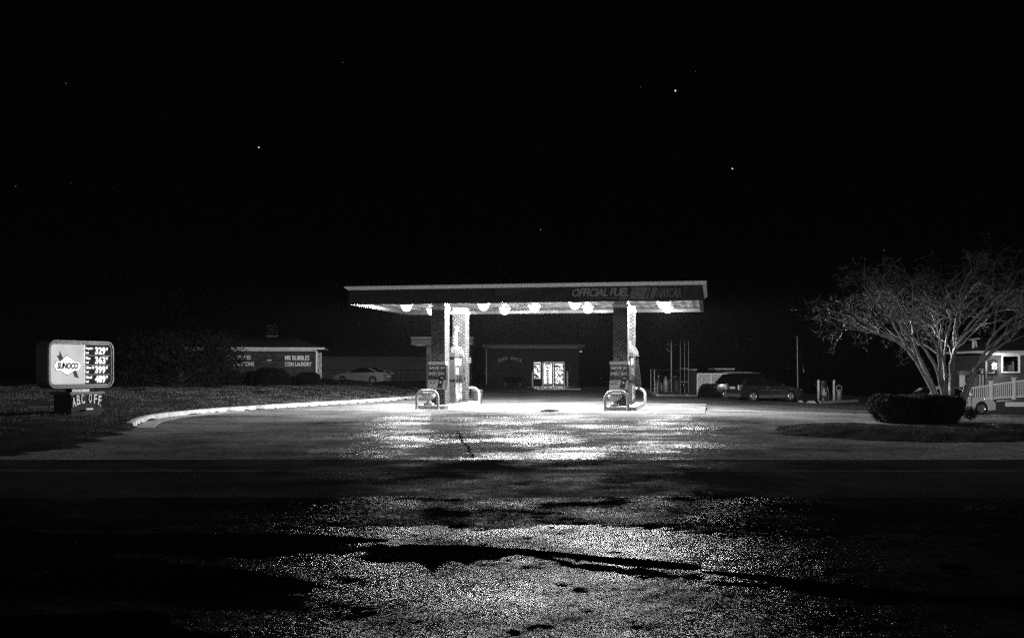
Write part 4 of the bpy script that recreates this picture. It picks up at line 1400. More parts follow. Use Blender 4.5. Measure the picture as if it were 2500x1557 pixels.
# ================================================================== YARD FURNITURE, right of the canopy
g0 = G(1639, 957)
t = thing('vent_pole', 'grey steel vent pole with two hooked arms left of the pipe frame', 'pole', g0)
k = g0.y / F
hp = (957 - 832) * k
MB().lathe([(.055, 0), (.055, hp), (.06, hp), (.06, hp + .02), (.02, hp + .03)], 12).build('mast', M['galv'], t, smooth=50)
for zz in (843, 857):
    z = (957 - zz) * k
    MB().tube([(0, 0, z), (-.26, 0, z + .0), (-.31, 0, z + .05), (-.31, 0, z + .11)], .016, 6).lathe([(.045, z + .10), (.055, z + .15), (.03, z + .19)], 10, Matrix.Translation((-.31, 0, 0))).build('arm', M['galv'], t, smooth=50)
MB().box(-.3, .1, -.12, .12, 0, .05).build('footing', M['concrete'], t)
# tall pipe frame
g1 = G(1671, 960)
k = g1.y / F
t = thing('pipe_frame', 'tall frame of three thin vertical pipes beside the dark kiosk', 'pipe frame', g1)
for px in (1661, 1671.5, 1681):
    MB().tube([((px - 1671) * k, 0, 0), ((px - 1671) * k, 0, (960 - 832) * k)], .028, 8).build('upright', M['steel'], t, smooth=50)
for a, b_, yy in ((1661, 1681, 899), (1661, 1681, 932)):
    MB().box((a - 1671) * k, (b_ - 1671) * k, -.02, .02, (960 - yy) * k - .02, (960 - yy) * k + .02).build('crossbar', M['steel'], t)
x = MB().lathe([(.05, 0), (.09, .05), (.07, .18), (.03, .2)], 10, Matrix.Translation(((1669 - 1671) * k, -.05, (944 - 0 - 0) * 0 + (960 - 944) * k)))
x.lathe([(.04, .0), (.06, .05), (.03, .1)], 8, Matrix.Translation(((1668 - 1671) * k, -.05, (960 - 937) * k)))
x.build('valve', M['chrome'], t, smooth=50)
# chain link fence corner
g2 = G(1589, 959)
k = g2.y / F
t = thing('wire_fence', 'thin wire fence with two steel corner posts left of the vent pole', 'fence', g2)
for px, h in ((1589, 59), (1596, 58)):
    MB().tube([((px - 1589) * k, (0 if px == 1589 else -.4), 0), ((px - 1589) * k, (0 if px == 1589 else -.4), h * k)], .035, 8).build('post', M['galv'] if px == 1596 else M['steel'], t, smooth=50)
MB().tube([((1596 - 1589) * k, -.4, 56 * k), ((1663 - 1589) * k, -.4, 56 * k)], .02, 6).build('top_rail', M['dark'], t)
ms = MB()
Lx = (1663 - 1596) * k
for i in range(26):
    for sgn in (1, -1):
        a = i * Lx / 26
        b_ = a + sgn * 56 * k
        z0, z1 = 0, 56 * k
        if b_ > Lx: z1 = (Lx - a); b_ = Lx
        if b_ < 0: z1 = a; b_ = 0
        ms.tube([((7 * k) + a, -.4, z0), ((7 * k) + b_, -.4, z1)], .003, 3)
ms.build('mesh', M['dark'], t)
for i, (px, h, lb) in enumerate(((1601, 27, 'short white post just inside the wire fence, the left one of two'), (1605.3, 26, 'short white post just inside the wire fence, the right one of two'))):
    q = thing('marker_post', lb, 'post', G(px, 959.5), 0, 'short white posts by the wire fence')
    MB().lathe([(.028, 0), (.028, h * k), (.01, h * k + .02)], 8).build('shaft', M['white_paint'], q, smooth=50)
    MB().lathe([(.031, h * k * .55), (.031, h * k * .62)], 8).build('band', M['dark'], q)
# gas bottles and jugs
def bottle(px, py, r, h, label, mat):
    q = thing('gas_bottle', label, 'gas bottle', G(px, py), 0, 'gas bottles and drums inside the wire fence')
    MB().lathe([(r * .85, 0), (r, .04), (r, h * .7), (r * .8, h * .85), (r * .3, h * .93), (r * .3, h)], 16).build('tank', mat, q, smooth=50)
    MB().lathe([(r * .5, h * .93), (r * .5, h * 1.05)], 12).build('collar', M['steel'], q, smooth=50)
bottle(1608, 957, .17, 1.3, 'tall dark gas cylinder at the left of the group', M['dark'])
bottle(1614, 955, .22, .7, 'squat drum between the tall cylinders', M['steel'])
bottle(1625.5, 957, .22, 1.25, 'tall grey cylinder with white band right of the drum', M['galv'])
bottle(1631, 956, .20, .65, 'squat drum at the foot of the vent pole', M['galv'])
# dark tank with light rim seen end-on
g3 = G(1652, 957)
k = g3.y / F
t = thing('storage_tank', 'dark round tank with pale curved edge between pole and pipe frame', 'tank', g3)
MB().lathe([(.02, 0), (.62, 0), (.62, .9), (.5, 1.15), (.25, 1.27), (.02, 1.3)], 24).build('shell', M['black'], t, smooth=50)
x = MB()
arc = [(-.66 * math.cos(a) , .0, .62 + .72 * math.sin(a)) for a in [PI / 2 * i / 10 for i in range(11)]]
x.tube([(-.66, -.05, 0)] + [(p[0], -.05, p[2]) for p in arc], [.04] * 4 + [.05] * 4 + [.035] * 4, 8)
x.build('pale_edge', M['galv'], t, smooth=40)  # pale tube along the tank's curved left edge
# dark kiosk with pale top strip
g4_ = G(1693, 960.5)
k = g4_.y / F
t = thing('kiosk', 'narrow dark kiosk with a pale strip along its roof edge', 'kiosk', (g4_.x, g4_.y + 1.2, g4_.z))
MB().box((1682 - 1693) * k, (1704 - 1693) * k, -.6, 1.2, 0, (960 - 902.5) * k).build('body', M['poster_dark'], t)
MB().box((1682 - 1693) * k - .02, (1704 - 1693) * k + .02, -.65, 1.25, (960 - 902.4) * k, (960 - 900.5) * k).build('roof_strip', M['trim'], t)
# lattice fence
g5 = Vector(((1740 - CX) / F * 74, 74, gz(14, 74)))
k = 74 / F
def lat_z(py): return HC - (py - HY) * k - g5.z
t = thing('lattice_fence', 'white lattice fence panel with top rail beside the parked vehicles', 'fence', g5)
xa, xb, za, zb_ = (1703 - 1740) * k, (1777 - 1740) * k, lat_z(957), lat_z(914)
MB().box(xa - .03, xb + .05, -.05, .05, zb_, lat_z(910.8)).build('top_rail', M['white_paint'], t)
for px in (1736, 1702.5, 1776): MB().box((px - 1.6 - 1740) * k, (px + 1.6 - 1740) * k, -.06, -.02, 0, zb_).build('post', M['white_paint'], t)
la = MB()
i = -12
stp = .155
hgt = zb_ - za
while xa + i * stp < xb:
    for sgn in (1, -1):
        a = xa + i * stp
        if sgn == 1: p0, p1 = (a, za), (a + hgt, zb_)
        else: p0, p1 = (a + hgt, za), (a, zb_)
        (u0, w0), (u1, w1) = p0, p1
        def clipx(u0, w0, u1, w1):
            if u0 > u1: u0, w0, u1, w1 = u1, w1, u0, w0
            if u1 <= xa or u0 >= xb: return None
            if u0 < xa: w0 += (w1 - w0) * (xa - u0) / (u1 - u0); u0 = xa
            if u1 > xb: w1 = w0 + (w1 - w0) * (xb - u0) / (u1 - u0); u1 = xb
            return u0, w0, u1, w1
        c_ = clipx(u0, w0, u1, w1)
        if c_ and c_[2] - c_[0] > .02:
            yv = -.005 if sgn == 1 else .008
            u0, w0, u1, w1 = c_
            h_ = .030
            la.prism([(u0, w0 - h_), (u1, w1 - h_), (u1, w1 + h_), (u0, w0 + h_)], yv - .005, yv + .005)
    i += 1
la.build('lattice', M['white_paint'], t)
# flat roof strip and slatted awning behind the vehicles
t = thing('back_shed', 'dark flat-roofed shed with pale roof edge behind the lattice fence', 'shed', ((1749 - CX) / F * 84, 84, gz(17, 84)))
k = 84 / F; zz = gz(17, 84)
MB().box(0, (1793 - 1749) * k, .1, 3, 0, HC - 1.6 * k - zz).build('body', M['poster_dark'], t)
MB().box(-.1, (1794 - 1749) * k, 0, 3.1, HC - 1.6 * k - zz, HC + 1 * k - zz).build('roof_edge', M['trim'], t)
t = thing('slatted_awning', 'pale slatted awning sheet over the roof of the dark vehicle', 'awning', ((1775 - CX) / F * 74, 74, gz(16, 74)))
k = 74 / F; zz = gz(16, 74)
def az(py): return HC - (py - HY) * k - zz
aw = MB()
for i in range(6):
    f0, f1 = i / 6, (i + .8) / 6
    y0, y1 = 1.2 * (1 - f0), 1.2 * (1 - f1)
    z0, z1 = az(907.5 + 9 * f0), az(907.5 + 9 * f1)
    xe0, xe1 = (69 + 6.5 * f0) * k, (69 + 6.5 * f1) * k
    aw.add([(0, y0, z0), (xe0, y0, z0), (xe1, y1, z1), (0, y1, z1), (0, y0, z0 - .03), (xe0, y0, z0 - .03), (xe1, y1, z1 - .03), (0, y1, z1 - .03)],
           [(3, 2, 1, 0), (4, 5, 6, 7), (0, 1, 5, 4), (1, 2, 6, 5), (2, 3, 7, 6), (3, 0, 4, 7)])
aw.build('slats', M['old_white'], t)
for a in (.1, 68 * k): MB().box(a, a + .05, 1.1, 1.15, 0, az(909)).build('post', M['dark'], t)

# kerb in front of the yard
yk = MB()
pth = [G(1568, 949.5), G(1580, 954), G(1597, 964), G(1606, 966.5), G(1680, 967.5), G(1760, 968)]
sweep(yk, pth[:4], [(-.1, -.1), (-.1, .13), (.06, .13), (.10, -.1)])
for a, b_ in ((1606, 1672), (1676, 1709), (1712, 1765)):
    sweep(yk, [G(a, 966.5 + (a - 1606) * .01), G(b_, 966.5 + (b_ - 1606) * .01)], [(-.1, -.1), (-.1, .13), (.06, .13), (.10, -.1)])
struct(yk.build('yard_kerb', M['concrete'], uv=False), 'pale kerb in front of the fenced yard')

# guard wire pole
a = G(1948, 978)
k = a.y / F
t = thing('thin_pole', 'thin dark utility pole with wires to the right of the station wagon', 'pole', a)
MB().tube([(0, 0, 0), (.0, 0, 15 * k), (-2 * k, 0, 160 * k)], [.05, .04, .03], 8).build('shaft', M['steel'], t, smooth=50)
MB().tube([(-1.9 * k, 0, 140 * k), (8 * k, .2, 110 * k), (15 * k, .3, 85 * k)], .008, 4).build('wire', M['dark'], t)
MB().lathe([(.03, 0), (.04, .05), (.02, .12)], 8, Matrix.Translation((17 * k, .3, 70 * k))).tube([(15 * k, .3, 85 * k), (17 * k, .3, 70 * k)], .008, 4).build('insulator', M['galv'], t)

# vacuum island
for px, lb in ((1998.2, 'tall white round bollard left of the vacuum machine'), (2036, 'tall white round bollard between vacuum machine and litter bin')):
    g_ = G(px, 979)
    k = g_.y / F
    t = thing('round_bollard', lb, 'bollard', g_, 0, 'white bollards by the vacuum machine')
    MB().lathe([(.083, 0), (.083, 50 * k), (.07, 51.3 * k), (.04, 52 * k), (.01, 52.3 * k)], 16).build('post', M['white_paint'], t, smooth=50)
    MB().lathe([(.10, 0), (.10, .02), (.086, .03)], 16).build('collar', M['galv'], t, smooth=50)
g_ = G(2010, 977.5)
k = g_.y / F
t = thing('vacuum_machine', 'coin vacuum machine with dark domed top and hanging hose between bollards', 'vacuum', g_)
MB().lathe([(.20, 30 * k), (.24, 36 * k), (.30, 44 * k), (.28, 48 * k), (.15, 50 * k), (.02, 50.3 * k)], 20).build('dome', M['galv2'] if 'galv2' in M else M['dark'], t, smooth=50)
MB().box(-.20, .16, -.16, .16, 0, 30 * k).build('body', M['dark'], t)
x = MB()
x.box(-.06, .0 + .05, -.175, -.162, .35, 39 * k - .1); x.box(-.18, -.13, -.175, -.162, .4, .75); x.box(-.17, -.13, -.175, -.162, .85, 1.1); x.box(.10, .14, -.175, -.162, .35, .65)
x.build('face_strip', M['white_paint'], t)
MB().prism([(-.16, .03), (.02, .03), (.0, .15), (-.1, .25), (-.15, .2)], -.175, -.162).build('coin_box', M['old_white'], t)
MB().tube([(.1, -.1, 36 * k), (.28, -.1, 1.05), (.38, -.1, .6), (.34, -.1, .15), (.25, -.1, .06), (.18, -.12, .3), (.24, -.12, .8), (.26, -.1, 1.0)], .026, 8).build('hose', M['steel'], t, smooth=60)
g_ = G(2048.5, 978)
k = g_.y / F
t = thing('litter_bin', 'grey litter bin with arched top opening right of the white bollards', 'litter bin', g_)
MB().lathe([(.17, 0), (.19, .03), (.21, 24 * k), (.20, 24.5 * k)], 18).build('drum', M['galv'], t, smooth=50)
MB().lathe([(.225, 24.6 * k), (.225, 26.5 * k), (.215, 27 * k)], 18).build('collar', M['old_white'], t, smooth=50)
x = MB()
arch = [(.2 * math.cos(a), 0, 31 * k + .2 * math.sin(a) * 1.1) for a in [PI * i / 10 for i in range(11)]]
x.tube([(.2, 0, 26.6 * k)] + arch + [(-.2, 0, 26.6 * k)], .035, 8)
x.build('arched_hood', M['old_white'], t, smooth=50)
MB().box(-.17, .17, .04, .08, 26.6 * k, 36 * k).build('back_panel', M['black'], t)
for i, (a, b_, yy, lb) in enumerate(((1946, 1963, 981, 'short concrete wheel stop right under the station wagon nose'), (1967, 1993, 983, 'concrete wheel stop left of the vacuum machine'),
                                     (2000, 2094, 984, 'long concrete wheel stop in front of the vacuum machine and bin'), (2115, 2150, 985, 'concrete wheel stop near the hedge'))):
    p, q = G(a, yy), G(b_, yy + 1)
    t = thing('wheel_stop', lb, 'wheel stop', p, math.atan2(q.y - p.y, q.x - p.x), 'concrete wheel stops along the lot edge')
    L = (q - p).length
    MB().add([(0, -.09, -.03), (L, -.09, -.03), (L, .09, -.03), (0, .09, -.03), (.18, -.05, .13), (L - .18, -.05, .13), (L - .18, .05, .13), (.18, .05, .13)],
             [(0, 3, 2, 1), (4, 5, 6, 7), (0, 1, 5, 4), (1, 2, 6, 5), (2, 3, 7, 6), (3, 0, 4, 7)]).build('block', M['concrete'], t)
    MB().lathe([(.012, .131), (.012, .15)], 8, Matrix.Translation((L * .3, 0, 0))).build('anchor_pin', M['steel'], t)

# ================================================================== CARS
def arch_pts(cx, r, z0, n=10, back=False):
    pts = []
    a0 = math.asin(max(-1, min(1, (z0 - .32) / r)))
    for i in range(n + 1):
        a = PI - a0 - (PI - 2 * a0) * i / n
        pts.append((cx + r * math.cos(a), .32 + r * math.sin(a)))
    return pts

def make_car(name, label, cat, loc, rz, sp, group=None):
    """x forward, y to the left; sp holds the side profile"""
    t = thing(name, label, cat, loc, rz, group)
    L, W, wr, xf, xr, zs = sp['L'], sp['W'], sp['wr'], sp['xf'], sp['xr'], sp.get('sill', .22)
    ra = wr + .055
    prof = [(-L / 2 + .05, zs + .05)] + arch_pts(xr, ra, zs) + arch_pts(xf, ra, zs) + [(L / 2 - .05, zs + .02)] + sp['top']
    zc = .6
    st = [(-1, .955, 0), (-.97, .985, 0), (-.88, 1, 0), (-.5, 1.0, .012), (0, 1.0, .02), (.5, 1.0, .012), (.88, 1, 0), (.97, .985, 0), (1, .955, 0)]
    bow = sp.get('bow', .10)
    mb = MB()
    n = len(prof)
    rows = []
    for s_, k, up in st:
        row = []
        for x, z in prof:
            nose = bow * (abs(s_) ** 3) * sstep((abs(x) - L / 2 + .5) / .5)
            xx = x - math.copysign(nose, x)
            zz = zc + (z - zc) * k if z > zc else z
            if z > .75: zz += up
            row.append((xx, s_ * W / 2 * (1 - .04 * sstep((z - .75) / .3)), zz))
        rows.append(row)
    vs = [v for r_ in rows for v in r_]
    fs = []
    for j in range(len(rows) - 1):
        for i in range(n):
            q = (i + 1) % n
            fs.append((j * n + i, (j + 1) * n + i, (j + 1) * n + q, j * n + q))
    fs.append(tuple(range(n))); fs.append(tuple((len(rows) - 1) * n + i for i in range(n - 1, -1, -1)))
    mb.add(vs, fs)
    body = mb.build('body', sp['paint'], t, smooth=32)
    # lower trim along the sills and bumpers
    if sp.get('trim'):
        tr = MB()
        for s_ in (-1, 1):
            a, b_ = sorted((s_ * (W / 2 - .03), s_ * (W / 2 + .012)))
            tr.box(xr + ra + .02, xf - ra - .02, a, b_, zs - .02, zs + .17)
        tr.box(-L / 2 - .03, -L / 2 + .3, -W / 2 + .10, W / 2 - .10, zs + .05, zs + .26)
        tr.build('lower_cladding', sp['trim'], body)
    # cabin of dark glass
    cab = sp['cabin']; zb_ = cab[0][1]; ztp = max(z for x, z in cab)
    def half(z): return W / 2 * (.93 - .20 * (z - zb_) / (ztp - zb_))
    def cabin_mesh(poly, grow=0.0, inner=False):
        m_ = MB(); n_ = len(poly)
        cols_ = [-1, -.8, 0, .8, 1]
        v_ = []
        for s_ in cols_:
            for x, z in poly:
                v_.append((x, s_ * (half(z) + grow), z + (.03 * (1 - s_ * s_) if z > ztp - .12 else 0) + (0 if abs(s_) < 1 else -.01)))
        f_ = []
        for j in range(len(cols_) - 1):
            for i in range(n_):
                q = (i + 1) % n_
                f_.append((j * n_ + i, (j + 1) * n_ + i, (j + 1) * n_ + q, j * n_ + q))
        f_.append(tuple(range(n_))); f_.append(tuple((len(cols_) - 1) * n_ + i for i in range(n_ - 1, -1, -1)))
        return m_.add(v_, f_)
    cabin_mesh(cab).build('windows', M['car_glass'], t, smooth=30)
    # roof skin and pillars standing a little proud
    rp = MB()
    v_, f_ = [], []
    rf_ = sp['roof']
    for x, z in rf_:
        for s_ in (-1, -.85, -.4, 0, .4, .85, 1):
            v_.append((x, s_ * (half(min(z, ztp)) + .008), z + .022 + .035 * (1 - s_ * s_) - (.03 if abs(s_) == 1 else 0)))
    m7 = 7
    for i in range(len(rf_) - 1):
        for j in range(m7 - 1):
            f_.append((i * m7 + j, (i + 1) * m7 + j, (i + 1) * m7 + j + 1, i * m7 + j + 1))
    rp.add(v_, f_)
    for (x0, z0), (x1, z1), w_ in sp['pillars']:
        for s_ in (-1, 1):
            ya, yb = s_ * (half(z0) + .012), s_ * (half(z1) + .012)
            d = -.03 * s_
            rp.add([(x0 - w_ / 2, ya, z0), (x0 + w_ / 2, ya, z0), (x1 + w_ / 2, yb, z1), (x1 - w_ / 2, yb, z1),
                    (x0 - w_ / 2, ya + d, z0), (x0 + w_ / 2, ya + d, z0), (x1 + w_ / 2, yb + d, z1), (x1 - w_ / 2, yb + d, z1)],
                   [(0, 1, 2, 3), (7, 6, 5, 4), (0, 4, 5, 1), (1, 5, 6, 2), (2, 6, 7, 3), (3, 7, 4, 0)])
    rp.build('roof', sp['paint'], t, smooth=30)
    # wheels
    ns = sp.get('spokes', 6)
    for x in (xr, xf):
        for s_ in (-1, 1):
            Mw = Matrix.Translation((x, s_ * (W / 2 - .11), wr)) @ Matrix.Rotation(-s_ * PI / 2, 4, 'X')
            w_ = MB().lathe([(wr * .62, -.09), (wr * .9, -.10), (wr, -.07), (wr, .07), (wr * .9, .10), (wr * .64, .095), (wr * .62, .06), (wr * .62, -.09)], 28, Mw, caps=False)
            w_.lathe([(wr * .61, -.06), (.01, -.05)], 28, Mw, caps=False)
            wo = w_.build('wheel', M['tyre'], t, smooth=40)
            r_ = MB().lathe([(wr * .66, .088), (wr * .60, .105), (wr * .56, .09), (wr * .58, .03), (wr * .655, .03)], 28, Mw, caps=False)
            r_.lathe([(.005, .075), (wr * .16, .075), (wr * .18, .05)], 14, Mw)
            for q in range(ns):
                a = 2 * PI * q / ns + .3 * x
                c_, n_ = math.cos(a), math.sin(a)
                def sw(u, v_, z_): return (u * c_ - v_ * n_, u * n_ + v_ * c_, z_)
                hw_, hw2 = wr * .085, wr * .15
                vv = [sw(wr * .12, -hw_, .07), sw(wr * .60, -hw2, .088), sw(wr * .60, hw2, .088), sw(wr * .12, hw_, .07),
                      sw(wr * .12, -hw_, .04), sw(wr * .60, -hw2, .05), sw(wr * .60, hw2, .05), sw(wr * .12, hw_, .04)]
                r_.add(vv, [(0, 1, 2, 3), (7, 6, 5, 4), (0, 4, 5, 1), (1, 5, 6, 2), (2, 6, 7, 3), (3, 7, 4, 0)], Mw)
            r_.build('rim', M['rim'], wo, smooth=40)
    # lamps
    zl = sp.get('zlamp', .68)
    for s_ in (-1, 1):
        y0, y1 = sorted((s_ * (W / 2 - .42), s_ * (W / 2 - .06)))
        h = MB(); h.add([(L / 2 - .20, y0, zl - .07), (L / 2 - .02 - sp.get('lampin', .02), y0, zl - .07), (L / 2 - .14, y1 if s_ > 0 else y0, zl - .06), (L / 2 - .3, y1, zl - .07),
                         (L / 2 - .26, y0, zl + .08), (L / 2 - .10, y0, zl + .07), (L / 2 - .2, y1 if s_ > 0 else y0, zl + .07), (L / 2 - .36, y1, zl + .09)],
                        [(0, 3, 2, 1), (4, 5, 6, 7), (0, 1, 5, 4), (1, 2, 6, 5), (2, 3, 7, 6), (3, 0, 4, 7)])
        h = MB().box(L / 2 - .36, L / 2 - .04, y0, y1 + (.0), zl - .07, zl + .07)
        h.build('headlight', M['lens'], t)
        zt_ = sp.get('ztail', .8); ht = sp.get('htail', .09)
        y0, y1 = sorted((s_ * (W / 2 - sp.get('wtail', .36)), s_ * (W / 2 - .05)))
        tl = MB().box(-L / 2 - .012 + sp.get('tailin', 0), -L / 2 + .25, y0, y1, zt_ - ht, zt_ + ht).build('tail_light', M['red_lens'], t)
        q = MB().box(-L / 2 - .02 + sp.get('tailin', 0), -L / 2 - .011 + sp.get('tailin', 0), y0 + .04, y0 + .12, zt_ - ht * .6, zt_ + ht * .4)
        q.box(-L / 2 - .02 + sp.get('tailin', 0), -L / 2 - .011 + sp.get('tailin', 0), y1 - .10, y1 - .03, zt_ - ht * .8, zt_ + ht * .8)
        q.build('reflector', M['ink_white'], tl)
        # mirror, door handles and door gaps
        mx, mz = sp['mirror']
        y0, y1 = sorted((s_ * (half(mz) + .02), s_ * (half(mz) + .20)))
        MB().box(mx, mx + .12, y0, y1, mz - .02, mz + .11).build('wing_mirror', sp['paint'], t)
        for hx in sp['handles']:
            y0, y1 = sorted((s_ * (W / 2 - .03), s_ * (W / 2 + .022)))
            MB().box(hx, hx + .17, y0, y1, sp['zh'], sp['zh'] + .03).build('door_handle', sp.get('hmat', sp['paint']), t)
        g__ = MB()
        y0, y1 = sorted((s_ * (W / 2 - .03), s_ * (W / 2 + .002)))
        for gx in sp['gaps']: g__.box(gx, gx + .012, y0, y1, zs + .16, cab[0][1] - .06)
        g__.build('door_gap', M['black'], body)
        if sp.get('molding'):
            y0, y1 = sorted((s_ * (W / 2 - .02), s_ * (W / 2 + .014)))
            MB().box(xr + ra + .1, xf - ra - .15, y0, y1, sp['molding'], sp['molding'] + .022).build('side_moulding', M['chrome'], body)
    MB().box(-L / 2 - .022 + sp.get('platein', 0), -L / 2 + .03, -.26, .26, sp.get('zplate', .62) - .06, sp.get('zplate', .62) + .08).build('number_plate', M['plate'], t)
    MB().box(L / 2 - .06, L / 2 - .03 + .01, -.4, .4, .42, .54).build('grille', M['black'], t)
    return t

# silver coupe, far left
sp = dict(L=4.45, W=1.72, wr=.31, xf=1.38, xr=-1.20, top=[(2.20, .42), (2.17, .60), (2.0, .74), (1.35, .86), (.95, .92), (-1.5, .97), (-2.05, .96), (-2.19, .86), (-2.22, .55)],
          cabin=[(1.05, .90), (.15, 1.30), (-.35, 1.34), (-.9, 1.27), (-1.75, .96)][::-1], roof=[(-1.0, 1.25), (-.35, 1.335), (.15, 1.30)],
          pillars=[((1.0, .91), (.15, 1.30), .06), ((-1.55, .97), (-.85, 1.27), .22)], paint=car_paint('silver_paint', .3, .3), mirror=(.72, .95), handles=(-.55,), zh=.80,
          gaps=(.78, -.72), spokes=7, zlamp=.68, ztail=.84, htail=.05)
sp['cabin'] = [(-1.75, .96), (1.05, .90), (.15, 1.30), (-.35, 1.34), (-.9, 1.27)]
cpz_ = Vector(((887 - CX) / F * 80, 80, 0)); cpz_.z = HC - (938 - HY) / F * 80
coupe = make_car('coupe', 'silver two-door coupe with rear spoiler parked beyond the lawn', 'car', (cpz_.x, cpz_.y, cpz_.z), math.radians(162), sp)
q = MB().box(-2.22, -2.0, -.68, .68, 1.07, 1.10)
for s_ in (-.6, .6): q.box(-2.12, -2.04, s_ - .02, s_ + .02, .94, 1.07)
q.build('spoiler', sp['paint'], coupe)

# dark station wagon
sp = dict(L=4.75, W=1.78, wr=.33, xf=1.42, xr=-1.36, sill=.24, top=[(2.35, .45), (2.33, .66), (2.15, .80), (1.3, .96), (.95, 1.0), (-2.2, 1.03), (-2.34, .95), (-2.37, .5)],
          cabin=[(-2.28, 1.02), (1.05, .98), (.15, 1.44), (-.6, 1.50), (-1.5, 1.49), (-1.98, 1.42)], roof=[(-2.02, 1.40), (-1.5, 1.48), (-.6, 1.50), (.15, 1.44)],
          pillars=[((1.0, .99), (.15, 1.44), .06), ((-.45, 1.0), (-.5, 1.49), .08), ((-2.1, 1.02), (-1.85, 1.44), .24), ((.35, 1.0), (.3, 1.42), .03)], paint=car_paint('charcoal_paint', .02, .4),
          trim=plain('grey_cladding', .08, .6), mirror=(.72, 1.02), handles=(-.35, -1.25), zh=.86, hmat=M['chrome'], gaps=(.72, -.32, -1.2), spokes=6, zlamp=.72, ztail=.90, htail=.17, wtail=.22, zplate=.86, molding=.70)
g_ = G(1862, 980)
WG = Vector(((1868 - CX) / F * 66, 66.3, 0)); WG.z = gz(WG.x, WG.y)
wagon = make_car('station_wagon', 'dark station wagon with alloy wheels and pale lower trim parked facing right', 'car', WG, math.radians(20), sp)
# dark sport utility vehicle behind the wagon
sp = dict(L=4.5, W=1.8, wr=.36, xf=1.35, xr=-1.3, sill=.32, top=[(2.22, .55), (2.2, .85), (2.05, 1.02), (1.2, 1.10), (.9, 1.12), (-2.1, 1.12), (-2.22, 1.05), (-2.24, .6)],
          cabin=[(-2.12, 1.10), (.98, 1.10), (.45, 1.68), (-.3, 1.73), (-1.6, 1.72), (-1.98, 1.66)], roof=[(-2.0, 1.66), (-1.6, 1.715), (-.3, 1.73), (.45, 1.68)],
          pillars=[((.95, 1.12), (.45, 1.68), .07), ((-.4, 1.12), (-.42, 1.72), .09), ((-1.4, 1.12), (-1.35, 1.72), .1), ((-2.05, 1.12), (-1.95, 1.68), .1)], paint=car_paint('black_paint', .015, .3),
          mirror=(.7, 1.14), handles=(-.3, -1.2), zh=.95, gaps=(.65, -.4, -1.3), spokes=6, zlamp=.86, ztail=.95, htail=.14, zplate=.8, wtail=.2)
SG = Vector(((1792 - CX) / F * 71, 71, 0)); SG.z = gz(SG.x, SG.y) - .05
suv = make_car('utility_vehicle', 'black utility vehicle with chrome bumper mostly hidden behind the station wagon', 'car', SG, math.radians(205), sp)
MB().tube([(2.26, -.85, .55), (2.36, -.6, .56), (2.38, 0, .56), (2.36, .6, .56), (2.26, .85, .55)], .09, 10).build('chrome_bumper', M['chrome'], suv, smooth=50)
for s_ in (-1, 1): MB().tube([(-1.8, s_ * .62, 1.80), (.2, s_ * .62, 1.79)], .02, 6).build('roof_rail', M['steel'], suv)

# grey sedan, right
sp = dict(L=4.6, W=1.74, wr=.32, xf=1.40, xr=-1.25, top=[(2.27, .42), (2.24, .62), (2.05, .74), (1.4, .86), (.95, .93), (-1.55, .98), (-2.15, .98), (-2.27, .90), (-2.30, .5)],
          cabin=[(-1.70, .97), (1.05, .92), (.2, 1.36), (-.45, 1.41), (-.95, 1.35)], roof=[(-1.0, 1.33), (-.45, 1.405), (.2, 1.36)],
          pillars=[((1.0, .93), (.2, 1.36), .06), ((-.25, .95), (-.28, 1.40), .07), ((-1.45, .98), (-.98, 1.34), .20)], paint=plain('grey_paint', .75, .3, var=.04, coat=1), mirror=(.72, .98), handles=(-.2, -1.05), zh=.82,
          gaps=(.80, -.22, -1.1), spokes=7, zlamp=.68, ztail=.84, htail=.10, wtail=.5, zplate=.80)
SE = Vector(((2311 - CX) / F * 52.5, 52.5, 0)); SE.z = gz(SE.x, SE.y)
make_car('sedan', 'grey four-door sedan with lit tail lamps behind the hedge and tree', 'car', SE, math.radians(9), sp)

# ================================================================== PLANTS
def leaf_cloud(n, fn, size, seed, squash=1.0):
    """small folded leaves at points drawn by fn(random)"""
    r = random.Random(seed)
    mb = MB(); V_, F_ = mb.v, mb.f
    for _ in range(n):
        p = fn(r)
        if p is None: continue
        s = size * r.uniform(.5, 1.4)
        a, b_ = Vector((r.gauss(0, 1), r.gauss(0, 1), r.gauss(0, 1))).normalized(), None
        b_ = a.orthogonal().normalized()
        ang = r.uniform(0, 2 * PI)
        b_ = Matrix.Rotation(ang, 3, a) @ b_
        c_ = a.cross(b_)
        i = len(V_)
        V_ += [tuple(p - b_ * s), tuple(p - c_ * s * .45), tuple(p + b_ * s), tuple(p + c_ * s * .45)]
        F_.append((i, i + 1, i + 2, i + 3))
    return mb

# big dark evergreen on the left
ev = Vector(((440 - CX) / F * 63, 63, .45))
t = thing('evergreen_tree', 'huge barely lit evergreen with wide skirts left of the laundry', 'tree', ev)
MB().tube([(0, 0, -.3), (.1, 0, 2), (0, .1, 5), (.3, 0, 7.6)], [.28, .22, .12, .03], 8).build('trunk', M['wood_dark'], t, smooth=60)
rc = random.Random(4)
boughs = []
for i in range(240):
    h = rc.random() ** 1.15
    z = .3 + h * 7.9
    # width profile of the crown: broad skirt, narrower shoulders, pointed top
    if h < .3: rad = 3.4 - h * 1.0
    elif h < .75: rad = 2.9 - (h - .3) * 2.0
    else: rad = 2.0 * (1 - (h - .75) / .27) + .1
    a = rc.uniform(0, 2 * PI)
    rr = rad * rc.uniform(.55, 1.05)
    boughs.append((Vector((.3 * h * 3 + rr * math.cos(a), rr * math.sin(a) * .9, z)), rc.uniform(.25, .55)))
def evf(r):
    c_, s_ = r.choice(boughs)
    return Vector((c_.x + r.gauss(0, s_), c_.y + r.gauss(0, s_), max(.05, c_.z + r.gauss(0, s_ * .8))))
